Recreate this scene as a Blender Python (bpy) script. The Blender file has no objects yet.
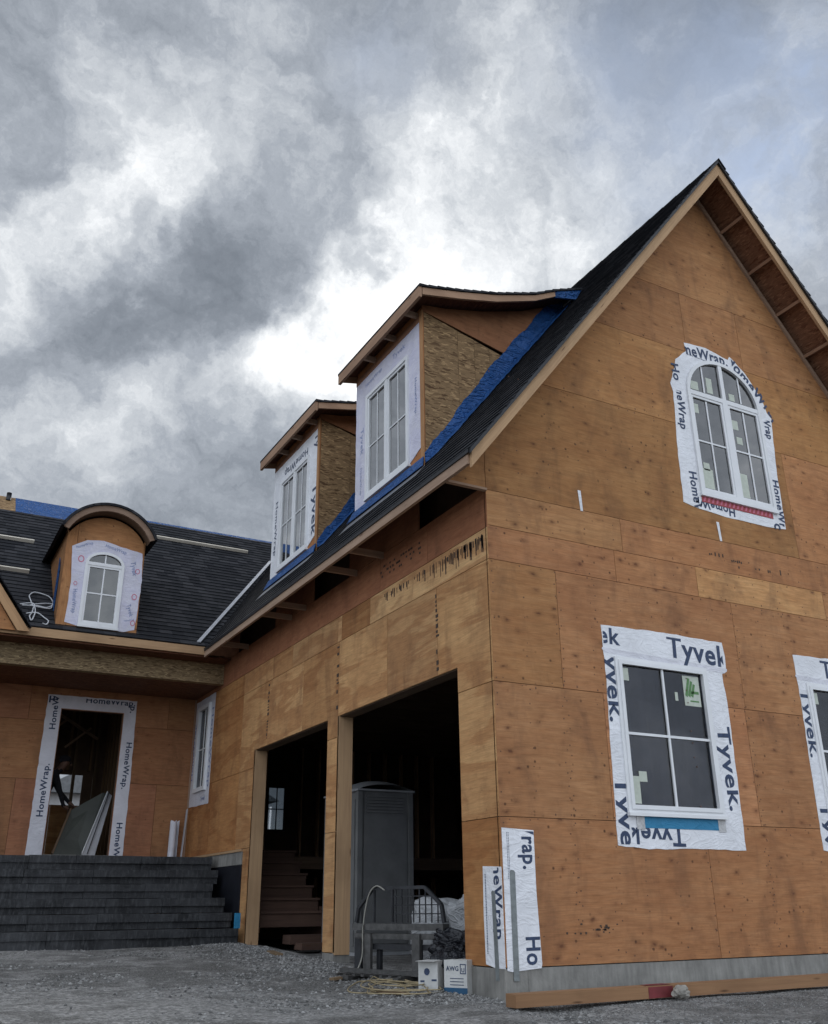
import bpy, math, random
from mathutils import Vector, Matrix, noise
random.seed(7)
V = Vector
sc = bpy.context.scene
COL = sc.collection
rad = math.radians

# ---------------------------------------------------------------- materials
def newmat(name):
    m = bpy.data.materials.new(name); m.use_nodes = True
    nt = m.node_tree; nt.nodes.clear()
    out = nt.nodes.new('ShaderNodeOutputMaterial')
    b = nt.nodes.new('ShaderNodeBsdfPrincipled')
    nt.links.new(b.outputs[0], out.inputs[0])
    return m, nt, b, out
class N:
    """tiny node helper"""
    def __init__(s, nt): s.nt = nt
    def n(s, t, **k):
        x = s.nt.nodes.new(t)
        for a, v in k.items(): setattr(x, a, v)
        return x
    def l(s, a, b): s.nt.links.new(a, b)
    def coord(s, kind='UV', scale=(1, 1, 1), rot=(0, 0, 0)):
        c = s.n('ShaderNodeTexCoord'); m = s.n('ShaderNodeMapping')
        m.inputs['Scale'].default_value = scale; m.inputs['Rotation'].default_value = rot
        s.l(c.outputs[kind], m.inputs[0]); return m.outputs[0]
    def noise(s, vec, scale, det=4, rough=.55, dist=0):
        x = s.n('ShaderNodeTexNoise'); x.inputs['Scale'].default_value = scale; x.inputs['Detail'].default_value = det
        x.inputs['Roughness'].default_value = rough; x.inputs['Distortion'].default_value = dist
        s.l(vec, x.inputs['Vector']); return x.outputs[0]
    def voro(s, vec, scale, out='Distance', rnd=1):
        x = s.n('ShaderNodeTexVoronoi'); x.inputs['Scale'].default_value = scale; x.inputs['Randomness'].default_value = rnd
        s.l(vec, x.inputs['Vector']); return x.outputs[out]
    def ramp(s, fac, stops, interp='LINEAR'):
        r = s.n('ShaderNodeValToRGB'); r.color_ramp.interpolation = interp
        e = r.color_ramp.elements
        while len(e) < len(stops): e.new(.5)
        for i, (p, c) in enumerate(stops):
            e[i].position = p; e[i].color = (c if isinstance(c, tuple) else (c, c, c)) + (1,)
        s.l(fac, r.inputs[0]); return r.outputs[0]
    def mix(s, fac, a, b, mode='MIX'):
        x = s.n('ShaderNodeMix', data_type='RGBA', blend_type=mode)
        for sock, v in ((x.inputs[0], fac), (x.inputs[6], a), (x.inputs[7], b)):
            if isinstance(v, (int, float)): sock.default_value = v
            elif isinstance(v, tuple): sock.default_value = v + (1,)
            else: s.l(v, sock)
        return x.outputs[2]
    def math(s, op, a, b=None, c=None):
        x = s.n('ShaderNodeMath', operation=op)
        for i, v in enumerate((a, b, c)):
            if v is None: continue
            if isinstance(v, (int, float)): x.inputs[i].default_value = v
            else: s.l(v, x.inputs[i])
        return x.outputs[0]
    def bump(s, h, strength=.3, dist=.01, prev=None):
        b = s.n('ShaderNodeBump'); b.inputs['Strength'].default_value = strength; b.inputs['Distance'].default_value = dist
        s.l(h, b.inputs['Height'])
        if prev is not None: s.l(prev, b.inputs['Normal'])
        return b.outputs[0]
    def attr(s, name='tint'):
        a = s.n('ShaderNodeVertexColor'); a.layer_name = name; return a.outputs[0]

def plywood(name, c1, c2, c3, band=0., knots=1.):
    m, nt, b, o = newmat(name); k = N(nt)
    uv = k.coord('UV')
    g1 = k.noise(k.coord('UV', (1.1, 9, 1)), 1.6, 6, .6, 1.4)
    g2 = k.noise(k.coord('UV', (3, 90, 1)), 1.5, 3, .6, .3)
    big = k.noise(k.coord('UV', (.55, 1.1, 1), (0, 0, .12)), 1.7, 4, .55, .8)
    col = k.mix(k.ramp(g1, [(.3, 0.), (.7, 1.)]), c1, c2)
    col = k.mix(k.math('MULTIPLY', k.ramp(big, [(.38, 0.), (.66, 1.)]), .55), col, c3)
    if band:
        w = k.noise(k.coord('UV', (.42, 2.1, 1), (0, 0, -.26)), 1.15, 3, .5, .9)
        wf = k.noise(k.coord('UV', (.6, 12, 1), (0, 0, -.2)), 2.2, 4, .6, .5)
        wv_ = k.math('ADD', w, k.math('MULTIPLY', k.math('SUBTRACT', wf, .5), .10))
        col = k.mix(k.math('MULTIPLY', k.ramp(wv_, [(.485, 0.), (.52, 1.), (.60, 1.), (.64, .35)]), band), col, c3)
    col = k.mix(.45, col, k.ramp(g2, [(.3, .5), (.62, 1.05)]), 'MULTIPLY')
    # faint long cathedral figure
    w2 = k.n('ShaderNodeTexWave', bands_direction='Y'); w2.inputs['Scale'].default_value = 5.
    w2.inputs['Distortion'].default_value = 26.; w2.inputs['Detail'].default_value = 4; w2.inputs['Detail Scale'].default_value = .3
    k.l(k.coord('UV', (.35, 1, 1)), w2.inputs[0])
    col = k.mix(k.math('MULTIPLY', k.noise(uv, 1.3, 2), .34), col, k.ramp(w2.outputs[1], [(.0, .6), (.35, 1.)]), 'MULTIPLY')
    # bleeding nail heads and knots
    jit = k.n('ShaderNodeVectorMath', operation='ADD'); jn = k.n('ShaderNodeTexNoise'); jn.inputs['Scale'].default_value = 14
    k.l(uv, jn.inputs[0]); sc_ = k.n('ShaderNodeVectorMath', operation='SCALE'); sc_.inputs['Scale'].default_value = .05
    k.l(jn.outputs[1], sc_.inputs[0]); k.l(uv, jit.inputs[0]); k.l(sc_.outputs[0], jit.inputs[1])
    vm = k.n('ShaderNodeMapping'); vm.inputs['Scale'].default_value = (4.2, 7.5, 1); k.l(jit.outputs[0], vm.inputs[0])
    vd = k.voro(vm.outputs[0], 1., 'Distance', .85)
    pres = k.ramp(k.noise(uv, .9, 2), [(.30, .25), (.46, 1.)])
    kn = k.math('MULTIPLY', k.ramp(vd, [(.05, 1.), (.11, .5), (.24, .12), (.36, 0.)]), pres)
    col = k.mix(k.math('MULTIPLY', kn, .66 * knots), col, (.10, .035, .018))
    vs = k.voro(k.coord('UV', (9, 9, 1)), 1., 'Distance')
    sp = k.math('MULTIPLY', k.ramp(vs, [(.06, 1.), (.17, 0.)]), k.ramp(k.noise(uv, 2.3, 3), [(.44, 0.), (.56, 1.)]))
    col = k.mix(k.math('MULTIPLY', sp, .7 * knots), col, (.05, .02, .012))
    # water stains
    st = k.noise(k.coord('UV', (1.5, .5, 1)), 1.9, 5, .65, .5)
    col = k.mix(k.math('MULTIPLY', k.ramp(st, [(.50, 0.), (.70, 1.)]), .5), col, (.17, .085, .045))
    mo = k.noise(k.coord('UV', (2.2, 5, 1)), 2.4, 6, .7, .4)
    col = k.mix(.5, col, k.ramp(mo, [(.3, .72), (.62, 1.12)]), 'MULTIPLY')
    col = k.mix(1., col, k.attr(), 'MULTIPLY')
    k.l(col, b.inputs['Base Color']); b.inputs['Roughness'].default_value = .82
    b.inputs['Specular IOR Level'].default_value = .25
    k.l(k.bump(g2, .25, .004, k.bump(g1, .2, .004)), b.inputs['Normal'])
    return m

def simple(name, c, rough=.7, metal=0, nscale=8, var=.25, bump=.1, kind='Object', spec=.4, stretch=(1, 1, 1), tint=False):
    m, nt, b, o = newmat(name); k = N(nt)
    v = k.coord(kind, stretch); n1 = k.noise(v, nscale, 5, .6)
    n2 = k.noise(v, nscale * 7, 3, .6)
    lo = tuple(x * (1 - var) for x in c); hi = tuple(min(1, x * (1 + var)) for x in c)
    col = k.mix(k.ramp(n1, [(.3, 0.), (.7, 1.)]), lo, hi)
    if tint: col = k.mix(1., col, k.attr(), 'MULTIPLY')
    k.l(col, b.inputs['Base Color'])
    b.inputs['Roughness'].default_value = rough; b.inputs['Metallic'].default_value = metal
    b.inputs['Specular IOR Level'].default_value = spec
    if bump: k.l(k.bump(n2, bump, .01, k.bump(n1, bump, .02)), b.inputs['Normal'])
    return m

def lumber(name, c1, c2):
    m, nt, b, o = newmat(name); k = N(nt)
    g = k.noise(k.coord('UV', (1, 22, 22)), 1.4, 5, .6, .8)
    g3 = k.noise(k.coord('UV', (.8, 1, 1)), 1.7, 3)
    kn = k.voro(k.coord('UV', (1.7, 9, 9)), 1.)
    col = k.mix(k.ramp(g, [(.3, 0.), (.7, 1.)]), c1, c2)
    col = k.mix(k.math('MULTIPLY', k.ramp(g3, [(.45, 0.), (.65, 1.)]), .35), col, tuple(x * .6 for x in c1))
    col = k.mix(k.ramp(kn, [(.04, .75), (.12, 0.)]), col, (.07, .03, .015))
    col = k.mix(1., col, k.attr(), 'MULTIPLY')
    k.l(col, b.inputs['Base Color']); b.inputs['Roughness'].default_value = .8
    b.inputs['Specular IOR Level'].default_value = .25
    k.l(k.bump(g, .2, .004), b.inputs['Normal'])
    return m

def osb(name, dark, light, scale=14, vertical=False):
    m, nt, b, o = newmat(name); k = N(nt)
    cols = None; hs = None
    base = k.coord('UV')
    res = None
    for i, (r, st) in enumerate(((.35, (1, 5.0, 1)), (-.7, (1, 6., 1)), (1.25, (1, 4.5, 1)))):
        mp = k.n('ShaderNodeMapping'); mp.inputs['Rotation'].default_value = (0, 0, r + (1.57 if vertical else 0)); mp.inputs['Scale'].default_value = st
        mp.inputs['Location'].default_value = (i * 3.1, i * 1.7, 0)
        wn = k.n('ShaderNodeVectorMath', operation='ADD'); nz = k.n('ShaderNodeTexNoise'); nz.inputs['Scale'].default_value = 9
        s2 = k.n('ShaderNodeVectorMath', operation='SCALE'); s2.inputs['Scale'].default_value = .05
        k.l(base, nz.inputs[0]); k.l(nz.outputs[1], s2.inputs[0]); k.l(base, wn.inputs[0]); k.l(s2.outputs[0], wn.inputs[1])
        k.l(wn.outputs[0], mp.inputs[0])
        c = k.voro(mp.outputs[0], scale, 'Color')
        sep = k.n('ShaderNodeSeparateColor'); k.l(c, sep.inputs[0])
        v = sep.outputs[i % 3]
        if res is None: res = v
        else:
            sel = k.math('GREATER_THAN', sep.outputs[(i + 1) % 3], .5)
            mx = k.n('ShaderNodeMix'); k.l(sel, mx.inputs[0]); k.l(res, mx.inputs[2]); k.l(v, mx.inputs[3]); res = mx.outputs[0]
    mid = tuple((a + c_) / 2 for a, c_ in zip(dark, light))
    col = k.ramp(res, [(0., dark), (.3, tuple(x * .85 for x in mid)), (.8, mid), (1., light)])
    fine = k.noise(k.coord('UV'), 60, 3)
    col = k.mix(.4, col, k.ramp(fine, [(.3, .5), (.7, 1.)]), 'MULTIPLY')
    col = k.mix(1., col, k.attr(), 'MULTIPLY')
    k.l(col, b.inputs['Base Color']); b.inputs['Roughness'].default_value = .75
    b.inputs['Specular IOR Level'].default_value = .25
    k.l(k.bump(res, .5, .004), b.inputs['Normal'])
    return m

def wrapmat(name, c, wr=.9, tr=.0, mottled=None):
    m, nt, b, o = newmat(name); k = N(nt)
    v = k.coord('Object'); n1 = k.noise(v, 2.6, 5, .6, 1.2); n2 = k.noise(v, 9, 4, .6, .6)
    cr = k.math('ABSOLUTE', k.math('SUBTRACT', k.noise(k.coord('Object', (1, 1, 2.4), (.3, .5, .2)), 3.1, 3, .5, 1.5), .5))
    cr = k.ramp(cr, [(0., 1.), (.10, 0.)])
    col = k.mix(k.ramp(n1, [(.35, 0.), (.65, 1.)]), tuple(x * .86 for x in c), c)
    if mottled:
        col = k.mix(k.math('MULTIPLY', k.ramp(k.noise(v, 5, 4, .6, 1.), [(.45, 0.), (.62, 1.)]), .6), col, mottled)
    k.l(col, b.inputs['Base Color'])
    b.inputs['Roughness'].default_value = .55; b.inputs['Specular IOR Level'].default_value = .35
    k.l(k.bump(n2, .35 * wr, .02, k.bump(cr, .35 * wr, .02, k.bump(n1, .6 * wr, .05))), b.inputs['Normal'])
    return m

def shingles():
    m, nt, b, o = newmat('asphalt_shingle'); k = N(nt)
    uv = k.coord('UV')
    br = k.n('ShaderNodeTexBrick'); br.offset = .37; br.offset_frequency = 1
    br.inputs['Scale'].default_value = 1; br.inputs['Brick Width'].default_value = .21; br.inputs['Row Height'].default_value = .143
    br.inputs['Mortar Size'].default_value = .0025; br.inputs['Bias'].default_value = 0
    br.inputs['Color1'].default_value = (0, 0, 0, 1); br.inputs['Color2'].default_value = (1, 1, 1, 1); br.inputs['Mortar'].default_value = (0, 0, 0, 1)
    nz = k.n('ShaderNodeVectorMath', operation='ADD'); k.l(uv, nz.inputs[0]); nn = k.n('ShaderNodeTexWhiteNoise'); 
    k.l(uv, br.inputs[0])
    gr = k.noise(uv, 160, 2); bl = k.noise(uv, 1.1, 4)
    base = k.ramp(br.outputs[0], [(0., (.011, .012, .016)), (.45, (.021, .022, .026)), (1., (.042, .042, .047))])
    base = k.mix(.5, base, k.ramp(gr, [(.3, .45), (.7, 1.3)]), 'MULTIPLY')
    base = k.mix(.5, base, k.ramp(bl, [(.3, .7), (.7, 1.2)]), 'MULTIPLY')
    k.l(base, b.inputs['Base Color']); b.inputs['Roughness'].default_value = .85
    b.inputs['Specular IOR Level'].default_value = .25
    k.l(k.bump(gr, .6, .004, k.bump(br.outputs[0], .5, .006)), b.inputs['Normal'])
    return m

def concrete(name, c):
    m, nt, b, o = newmat(name); k = N(nt)
    v = k.coord('Object'); n1 = k.noise(v, 3, 6, .65); n2 = k.noise(k.coord('Object', (6, 6, 1)), 3, 5, .65); n3 = k.noise(v, 50, 3)
    col = k.mix(k.ramp(n1, [(.3, 0.), (.7, 1.)]), tuple(x * .6 for x in c), c)
    col = k.mix(.55, col, k.ramp(n2, [(.3, .5), (.65, 1.1)]), 'MULTIPLY')
    k.l(col, b.inputs['Base Color']); b.inputs['Roughness'].default_value = .9
    k.l(k.bump(n3, .3, .005, k.bump(n1, .3, .02)), b.inputs['Normal'])
    return m

def glassmat(name, body=.25, tint=(.55, .6, .62)):
    m, nt, b, o = newmat(name); k = N(nt); nt.nodes.remove(b)
    tr = k.n('ShaderNodeBsdfTransparent'); tr.inputs[0].default_value = tint + (1,)
    gl = k.n('ShaderNodeBsdfGlossy'); gl.inputs['Roughness'].default_value = .02
    bn = k.noise(k.coord('Object'), 1.3, 2)
    k.l(k.bump(bn, .05, .02), gl.inputs['Normal'])
    fr = k.n('ShaderNodeFresnel'); fr.inputs[0].default_value = 1.6
    f = k.math('ADD', fr.outputs[0], body)
    mx = k.n('ShaderNodeMixShader'); k.l(f, mx.inputs[0]); k.l(tr.outputs[0], mx.inputs[1]); k.l(gl.outputs[0], mx.inputs[2])
    k.l(mx.outputs[0], o.inputs[0]); return m

M = {}
M['ply'] = plywood('fir_plywood', (.43, .200, .080), (.51, .262, .115), (.34, .147, .06), knots=1.2)
M['ply_light'] = plywood('light_fir_plywood', (.53, .30, .135), (.61, .365, .17), (.39, .19, .08), band=.75, knots=.35)
M['ply_red'] = plywood('reddish_plywood', (.39, .175, .082), (.46, .225, .11), (.32, .14, .07), knots=.6)
M['lumber'] = lumber('spruce_lumber', (.40, .25, .14), (.52, .34, .19))
M['lumber_red'] = lumber('weathered_lumber', (.30, .20, .14), (.40, .28, .20))
M['lumber_dark'] = lumber('dark_framing_lumber', (.10, .065, .042), (.15, .10, .065))  # darker brown version of the spruce lumber
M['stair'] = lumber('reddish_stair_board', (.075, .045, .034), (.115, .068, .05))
M['osb'] = osb('oriented_strand_board', (.10, .05, .022), (.52, .34, .17), 12)
M['osb_beam'] = osb('strand_lumber_beam', (.13, .085, .045), (.52, .39, .22), 14, True)
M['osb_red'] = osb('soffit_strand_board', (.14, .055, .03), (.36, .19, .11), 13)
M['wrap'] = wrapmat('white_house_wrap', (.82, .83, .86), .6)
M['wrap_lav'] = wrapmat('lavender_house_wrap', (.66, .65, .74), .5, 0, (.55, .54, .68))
M['wrap_grey'] = wrapmat('wrap_darkened_for_shade', (.70, .70, .75), .6)  # greyer copy of the white wrap, shade put into its colour
M['blue'] = wrapmat('blue_roof_underlayment', (.012, .08, .26), 2.6)
M['blue_tape'] = wrapmat('blue_tape', (.03, .22, .40), .6)
M['red_tape'] = wrapmat('red_tape', (.38, .07, .075), .6)
M['grey_tape'] = simple('grey_foil_tape', (.20, .22, .22), .45, .2, 20, .2, .2)
M['silver'] = simple('silver_tape', (.5, .5, .5), .4, .3, 20, .2, .3)
M['ink'] = simple('navy_print', (.035, .055, .11), .6, 0, 30, .3, 0)
M['ink_faint'] = simple('faded_blue_print', (.22, .27, .45), .6, 0, 30, .2, 0)
M['ink_red'] = simple('faded_red_print', (.55, .15, .22), .6, 0, 30, .2, 0)
M['stamp'] = simple('black_stamp_ink', (.06, .04, .03), .8, 0, 30, .3, 0)
M['nailrust'] = simple('rusty_nail_heads', (.13, .065, .04), .8, 0, 30, .4, 0)
M['vinyl'] = simple('white_vinyl_frame', (.74, .75, .76), .38, 0, 3, .05, .02)
M['pale_board'] = lumber('new_pale_board', (.62, .56, .46), (.72, .66, .56))
M['glass'] = glassmat('window_glass', .12, (.42, .45, .47))
M['glass_green'] = glassmat('greenish_window_glass', .07, (.16, .20, .17))
M['glass_pale'] = glassmat('bright_window_glass', .5, (.75, .76, .78))
M['glass_low'] = glassmat('ground_floor_glass', -.02, (.55, .6, .72))
M['sticker'] = simple('pale_sticker', (.50, .54, .46), .6, 0, 20, .1, 0)
M['sticker_g'] = simple('green_sticker_print', (.10, .22, .08), .6, 0, 20, .1, 0)
M['shingle'] = shingles()
M['drip'] = simple('black_drip_edge', (.016, .017, .02), .5, 0, 10, .3, .1)
M['metal'] = simple('galvanised_flashing', (.42, .43, .46), .4, .5, 10, .15, .1)
M['conc'] = concrete('cast_concrete', (.30, .29, .265))
M['tar'] = simple('black_waterproofing', (.010, .011, .016), .5, 0, 5, .3, .2)
M['dark'] = simple('dark_gap', (.11, .06, .035), .9, 0, 5, .2, 0)
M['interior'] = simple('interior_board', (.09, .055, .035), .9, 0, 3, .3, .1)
M['toilet'] = simple('grey_moulded_plastic', (.17, .172, .17), .5, 0, 4, .15, .05)
M['toilet_roof'] = simple('translucent_grey_roof', (.34, .35, .36), .5, 0, 4, .12, .05)
M['steel'] = simple('black_painted_steel', (.028, .029, .032), .45, .3, 9, .4, .15)
M['steel_worn'] = simple('scuffed_steel', (.085, .083, .08), .5, .4, 14, .4, .2)
M['bag'] = wrapmat('white_woven_bag', (.42, .43, .44), 1.5)
M['poly'] = wrapmat('black_plastic_sheet', (.015, .016, .02), 1.6); M['poly'].node_tree.nodes['Principled BSDF'].inputs['Roughness'].default_value = .25
M['carton'] = simple('white_carton', (.52, .52, .50), .7, 0, 9, .12, .1)
M['carton_blue'] = simple('blue_carton_band', (.02, .08, .16), .7, 0, 9, .12, .1)
M['hose'] = simple('beige_hose', (.24, .23, .20), .5, 0, 9, .12, 0)
M['cord'] = simple('yellow_cord', (.30, .24, .14), .7, 0, 9, .3, 0)
M['rope'] = simple('pale_rope', (.55, .56, .58), .6, 0, 9, .12, 0)
M['redpaint'] = simple('red_marking_paint', (.16, .025, .028), .6, 0, 9, .25, .1)
M['stone'] = concrete('grey_rock', (.36, .34, .30))
M['white_trim'] = simple('primed_white_board', (.40, .40, .42), .5, 0, 6, .1, .05)
M['panel_dark'] = simple('dark_panel', (.055, .06, .05), .5, 0, 3, .2, .05)
M['cloth_dark'] = simple('dark_work_clothing', (.012, .012, .016), .9, 0, 20, .3, .3)
M['shaded_skin'] = simple('shaded_skin', (.14, .075, .05), .6, 0, 20, .1, .05)  # darkened tone, the unlit doorway is put into the colour
M['nroof'] = simple('neighbour_grey_roof', (.16, .165, .17), .8, 0, 8, .2, .2)
M['nwall'] = simple('neighbour_grey_siding', (.38, .38, .38), .8, 0, 8, .1, .1)

def step_mat():
    m, nt, b, o = newmat('dark_basalt'); k = N(nt)
    v = k.coord('Object'); n1 = k.noise(v, 2.2, 6, .65); n2 = k.noise(k.coord('Object', (5, 2, 1.2)), 5, 5, .7); n3 = k.noise(v, 40, 4, .7)
    col = k.mix(k.ramp(n1, [(.38, 0.), (.68, 1.)]), (.013, .014, .016), (.046, .048, .052))
    col = k.mix(k.math('MULTIPLY', k.ramp(n2, [(.48, 0.), (.68, 1.)]), .7), col, (.085, .088, .092))
    k.l(col, b.inputs['Base Color']); b.inputs['Roughness'].default_value = .8
    k.l(k.bump(n3, .6, .012, k.bump(n2, .6, .02)), b.inputs['Normal']); return m
M['basalt'] = step_mat()

def ground_mat():
    m, nt, b, o = newmat('crushed_gravel'); k = N(nt)
    v = k.coord('Object'); big = k.noise(v, .55, 5, .6, .6); mid = k.noise(v, 2.6, 5, .65, .5)
    vo = k.voro(v, 42, 'Color'); vd = k.voro(v, 42, 'Distance'); sep = k.n('ShaderNodeSeparateColor'); k.l(vo, sep.inputs[0])
    vo2 = k.voro(v, 90, 'Color'); sep2 = k.n('ShaderNodeSeparateColor'); k.l(vo2, sep2.inputs[0])
    pale = k.ramp(k.math('ADD', k.math('MULTIPLY', big, .55), k.math('MULTIPLY', mid, .5)), [(.485, 0.), (.57, 1.)])
    dk = k.ramp(sep2.outputs[1], [(0., (.07, .069, .066)), (.6, (.135, .131, .124)), (1., (.24, .234, .222))])
    lt = k.ramp(sep.outputs[0], [(0., (.13, .128, .125)), (.5, (.23, .225, .215)), (1., (.37, .36, .345))])
    # pale gravel along the gable foundation: kept by world position (it was tipped there)
    pos = k.n('ShaderNodeSeparateXYZ'); k.l(v, pos.inputs[0])
    nearg = k.math('MULTIPLY', k.ramp(pos.outputs[0], [(0., 0.), (1., 1.)]), 1.)
    col = k.mix(pale, dk, lt)
    k.l(col, b.inputs['Base Color']); b.inputs['Roughness'].default_value = .92
    b.inputs['Specular IOR Level'].default_value = .2
    k.l(k.bump(vd, .8, .02, k.bump(mid, .6, .06)), b.inputs['Normal']); return m
M['ground'] = ground_mat()
M['pebble'] = None
def pebble():
    m, nt, b, o = newmat('pale_pebbles'); k = N(nt)
    k.l(k.attr(), b.inputs['Base Color']); b.inputs['Roughness'].default_value = .9; return m
M['pebble'] = pebble()

# ---------------------------------------------------------------- mesh building
class MB:
    def __init__(s): s.brk = []; s.v = []; s.f = []; s.uv = []; s.c = []; s.mi = []; s.sm = []
    def face(s, pts, uv=None, c=(1, 1, 1), mi=0, sm=False):
        i = len(s.v); s.v += [tuple(p) for p in pts]; s.f.append(list(range(i, i + len(pts))))
        if uv is None:
            p0 = V(pts[0]); e = (V(pts[1]) - p0)
            nrm = (V(pts[1]) - p0).cross(V(pts[2]) - p0)
            if e.length < 1e-9 or nrm.length < 1e-12: uv = [(0, 0)] * len(pts)
            else:
                e.normalize(); g = nrm.normalized().cross(e)
                uv = [((V(p) - p0).dot(e), (V(p) - p0).dot(g)) for p in pts]
        s.uv += list(uv); s.c.append(c); s.mi.append(mi); s.sm.append(sm)
    def box(s, x0, x1, y0, y1, z0, z1, c=None, mi=0, off=None):
        s.obox(V((x0, y0, z0)), V((x1 - x0, 0, 0)), V((0, y1 - y0, 0)), V((0, 0, z1 - z0)), c, mi)
    def obox(s, o, a, b, d, c=None, mi=0):
        if c is None: t = random.uniform(.88, 1.08); c = (t, t, t)
        if a.cross(b).dot(d) < 0: a, b = b, a
        P = [o, o + a, o + a + b, o + b, o + d, o + a + d, o + a + b + d, o + b + d]
        L = sorted((a, b, d), key=lambda q: -q.length); U = L[0].normalized()
        r1, r2 = random.random() * 20, random.random() * 20
        for q in ((0, 3, 2, 1), (4, 5, 6, 7), (0, 1, 5, 4), (1, 2, 6, 5), (2, 3, 7, 6), (3, 0, 4, 7)):
            pts = [P[j] for j in q]; n = (pts[1] - pts[0]).cross(pts[2] - pts[0]).normalized()
            uu = U if abs(n.dot(U)) < .9 else L[1].normalized(); vv = n.cross(uu)
            s.face(pts, [(p.dot(uu) + r1, p.dot(vv) + r2) for p in pts], c, mi)
    def beam(s, p0, p1, w, h, up=(0, 0, 1), c=None, mi=0):
        p0, p1 = V(p0), V(p1); d = p1 - p0; dn = d.normalized(); up = V(up)
        sd = dn.cross(up).normalized(); u2 = sd.cross(dn).normalized()
        s.obox(p0 - sd * w / 2 - u2 * h / 2, d, sd * w, u2 * h, c, mi)
    def prism(s, pts, ext, c=(1, 1, 1), mi=0, uvf=None):
        pts = [V(p) for p in pts]; ext = V(ext); n = len(pts)
        nrm = V((0, 0, 0))
        for i in range(n): nrm += pts[i].cross(pts[(i + 1) % n])
        if nrm.dot(ext) > 0: pts = pts[::-1]
        U = None
        if uvf is None:
            nn = nrm.normalized(); U = V((0, 0, 1)).cross(nn)
            if U.length < .01: U = V((1, 0, 0))
            U.normalize(); W = nn.cross(U)
            uvf = lambda p: (p.dot(U), p.dot(W))
        s.face(pts, [uvf(p) for p in pts], c, mi)
        s.face([p + ext for p in pts[::-1]], [uvf(p) for p in pts[::-1]], c, mi)
        for i in range(n):
            a, b = pts[i], pts[(i + 1) % n]; s.face([b, a, a + ext, b + ext], None, c, mi)
    def tube(s, P, r, n=6, c=(1, 1, 1), mi=0, close=False):
        P = [V(p) for p in P]; rings = []
        up = V((0, 0, 1))
        for i, p in enumerate(P):
            d = (P[min(i + 1, len(P) - 1)] - P[max(i - 1, 0)]).normalized()
            a = d.cross(up)
            if a.length < .1: a = d.cross(V((1, 0, 0)))
            a.normalize(); b = a.cross(d)
            rr = r[i] if isinstance(r, (list, tuple)) else r
            rings.append([p + a * math.cos(t) * rr + b * math.sin(t) * rr for t in [2 * math.pi * j / n for j in range(n)]])
        base = len(s.v)
        for ri in rings: s.v += [tuple(q) for q in ri]
        for i in range(len(P) - 1):
            for j in range(n):
                k = (j + 1) % n
                s.f.append([base + i * n + j, base + (i + 1) * n + j, base + (i + 1) * n + k, base + i * n + k][::-1])
                s.uv += [(0, 0)] * 4; s.c.append(c); s.mi.append(mi); s.sm.append(True)
        for e, rev in ((0, False), (len(P) - 1, True)):
            q = [base + e * n + j for j in range(n)]
            s.f.append(q[::-1] if rev else q); s.uv += [(0, 0)] * n; s.c.append(c); s.mi.append(mi); s.sm.append(False)
    def build(s, name, mats, parent=None, weld=False):
        if name == 'lettering' and len(s.brk) > 1:
            cuts = sorted(set([0] + s.brk[1:] + [len(s.f)])); last = None; ui = [0]
            for f in s.f: ui.append(ui[-1] + len(f))
            for a, b in zip(cuts[:-1], cuts[1:]):
                if a == b: continue
                m = MB()
                for i in range(a, b): m.v += [s.v[j] for j in s.f[i]]; n = len(s.f[i]); m.f.append(list(range(len(m.v) - n, len(m.v)))); m.uv += s.uv[ui[i]:ui[i + 1]]; m.c.append(s.c[i]); m.mi.append(s.mi[i]); m.sm.append(s.sm[i])
                last = m.build(name, mats, parent)
            return last
        me = bpy.data.meshes.new(name); me.from_pydata(s.v, [], s.f)
        if not isinstance(mats, (list, tuple)): mats = [mats]
        for m in mats: me.materials.append(m)
        me.polygons.foreach_set('material_index', s.mi); me.polygons.foreach_set('use_smooth', s.sm)
        uvl = me.uv_layers.new(name='UVMap'); uvl.data.foreach_set('uv', [x for q in s.uv for x in q])
        ca = me.color_attributes.new('tint', 'FLOAT_COLOR', 'CORNER'); buf = []
        for f, c in zip(s.f, s.c): buf += [c[0], c[1], c[2], 1.] * len(f)
        ca.data.foreach_set('color', buf)
        me.update()
        if weld:
            import bmesh
            bm = bmesh.new(); bm.from_mesh(me); bmesh.ops.remove_doubles(bm, verts=bm.verts, dist=1e-4); bm.to_mesh(me); bm.free()
        o = bpy.data.objects.new(name, me); COL.objects.link(o)
        if parent: attach(o, parent)
        return o
def world_of(o):
    m = o.matrix_basis.copy(); p = o.parent
    while p: m = p.matrix_basis @ m; p = p.parent
    return m
def attach(o, parent):          # meshes are written in world metres; keep them there
    o.parent = parent; o.matrix_basis = world_of(parent).inverted() @ o.matrix_basis
def thing(name, label, cat, loc=(0, 0, 0), group=None):
    o = bpy.data.objects.new(name, None); COL.objects.link(o); o.location = loc; o.empty_display_size = .2
    return tag(o, label, cat, group)
def tag(o, label, cat, group=None):
    o['label'] = label; o['category'] = cat
    if group: o['group'] = group
    return o
def struct(o, kind='structure'): o['kind'] = kind; return o

class Fr:                       # a flat wall frame: a along, b up, d outward
    def __init__(s, o, u, v=(0, 0, 1)):
        s.o = V(o); s.u = V(u).normalized(); s.v = V(v).normalized(); s.n = s.u.cross(s.v)
    def p(s, a, b, d=0): return s.o + s.u * a + s.v * b + s.n * d
G = Fr((0, 0, 0), (1, 0, 0))                # gable wall, faces -Y : a = X
S = Fr((0, 0, 0), (0, -1, 0))               # garage side wall, faces -X : a = -Y
R = Fr((0, 10.05, 0), (1, 0, 0))            # porch wall

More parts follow.
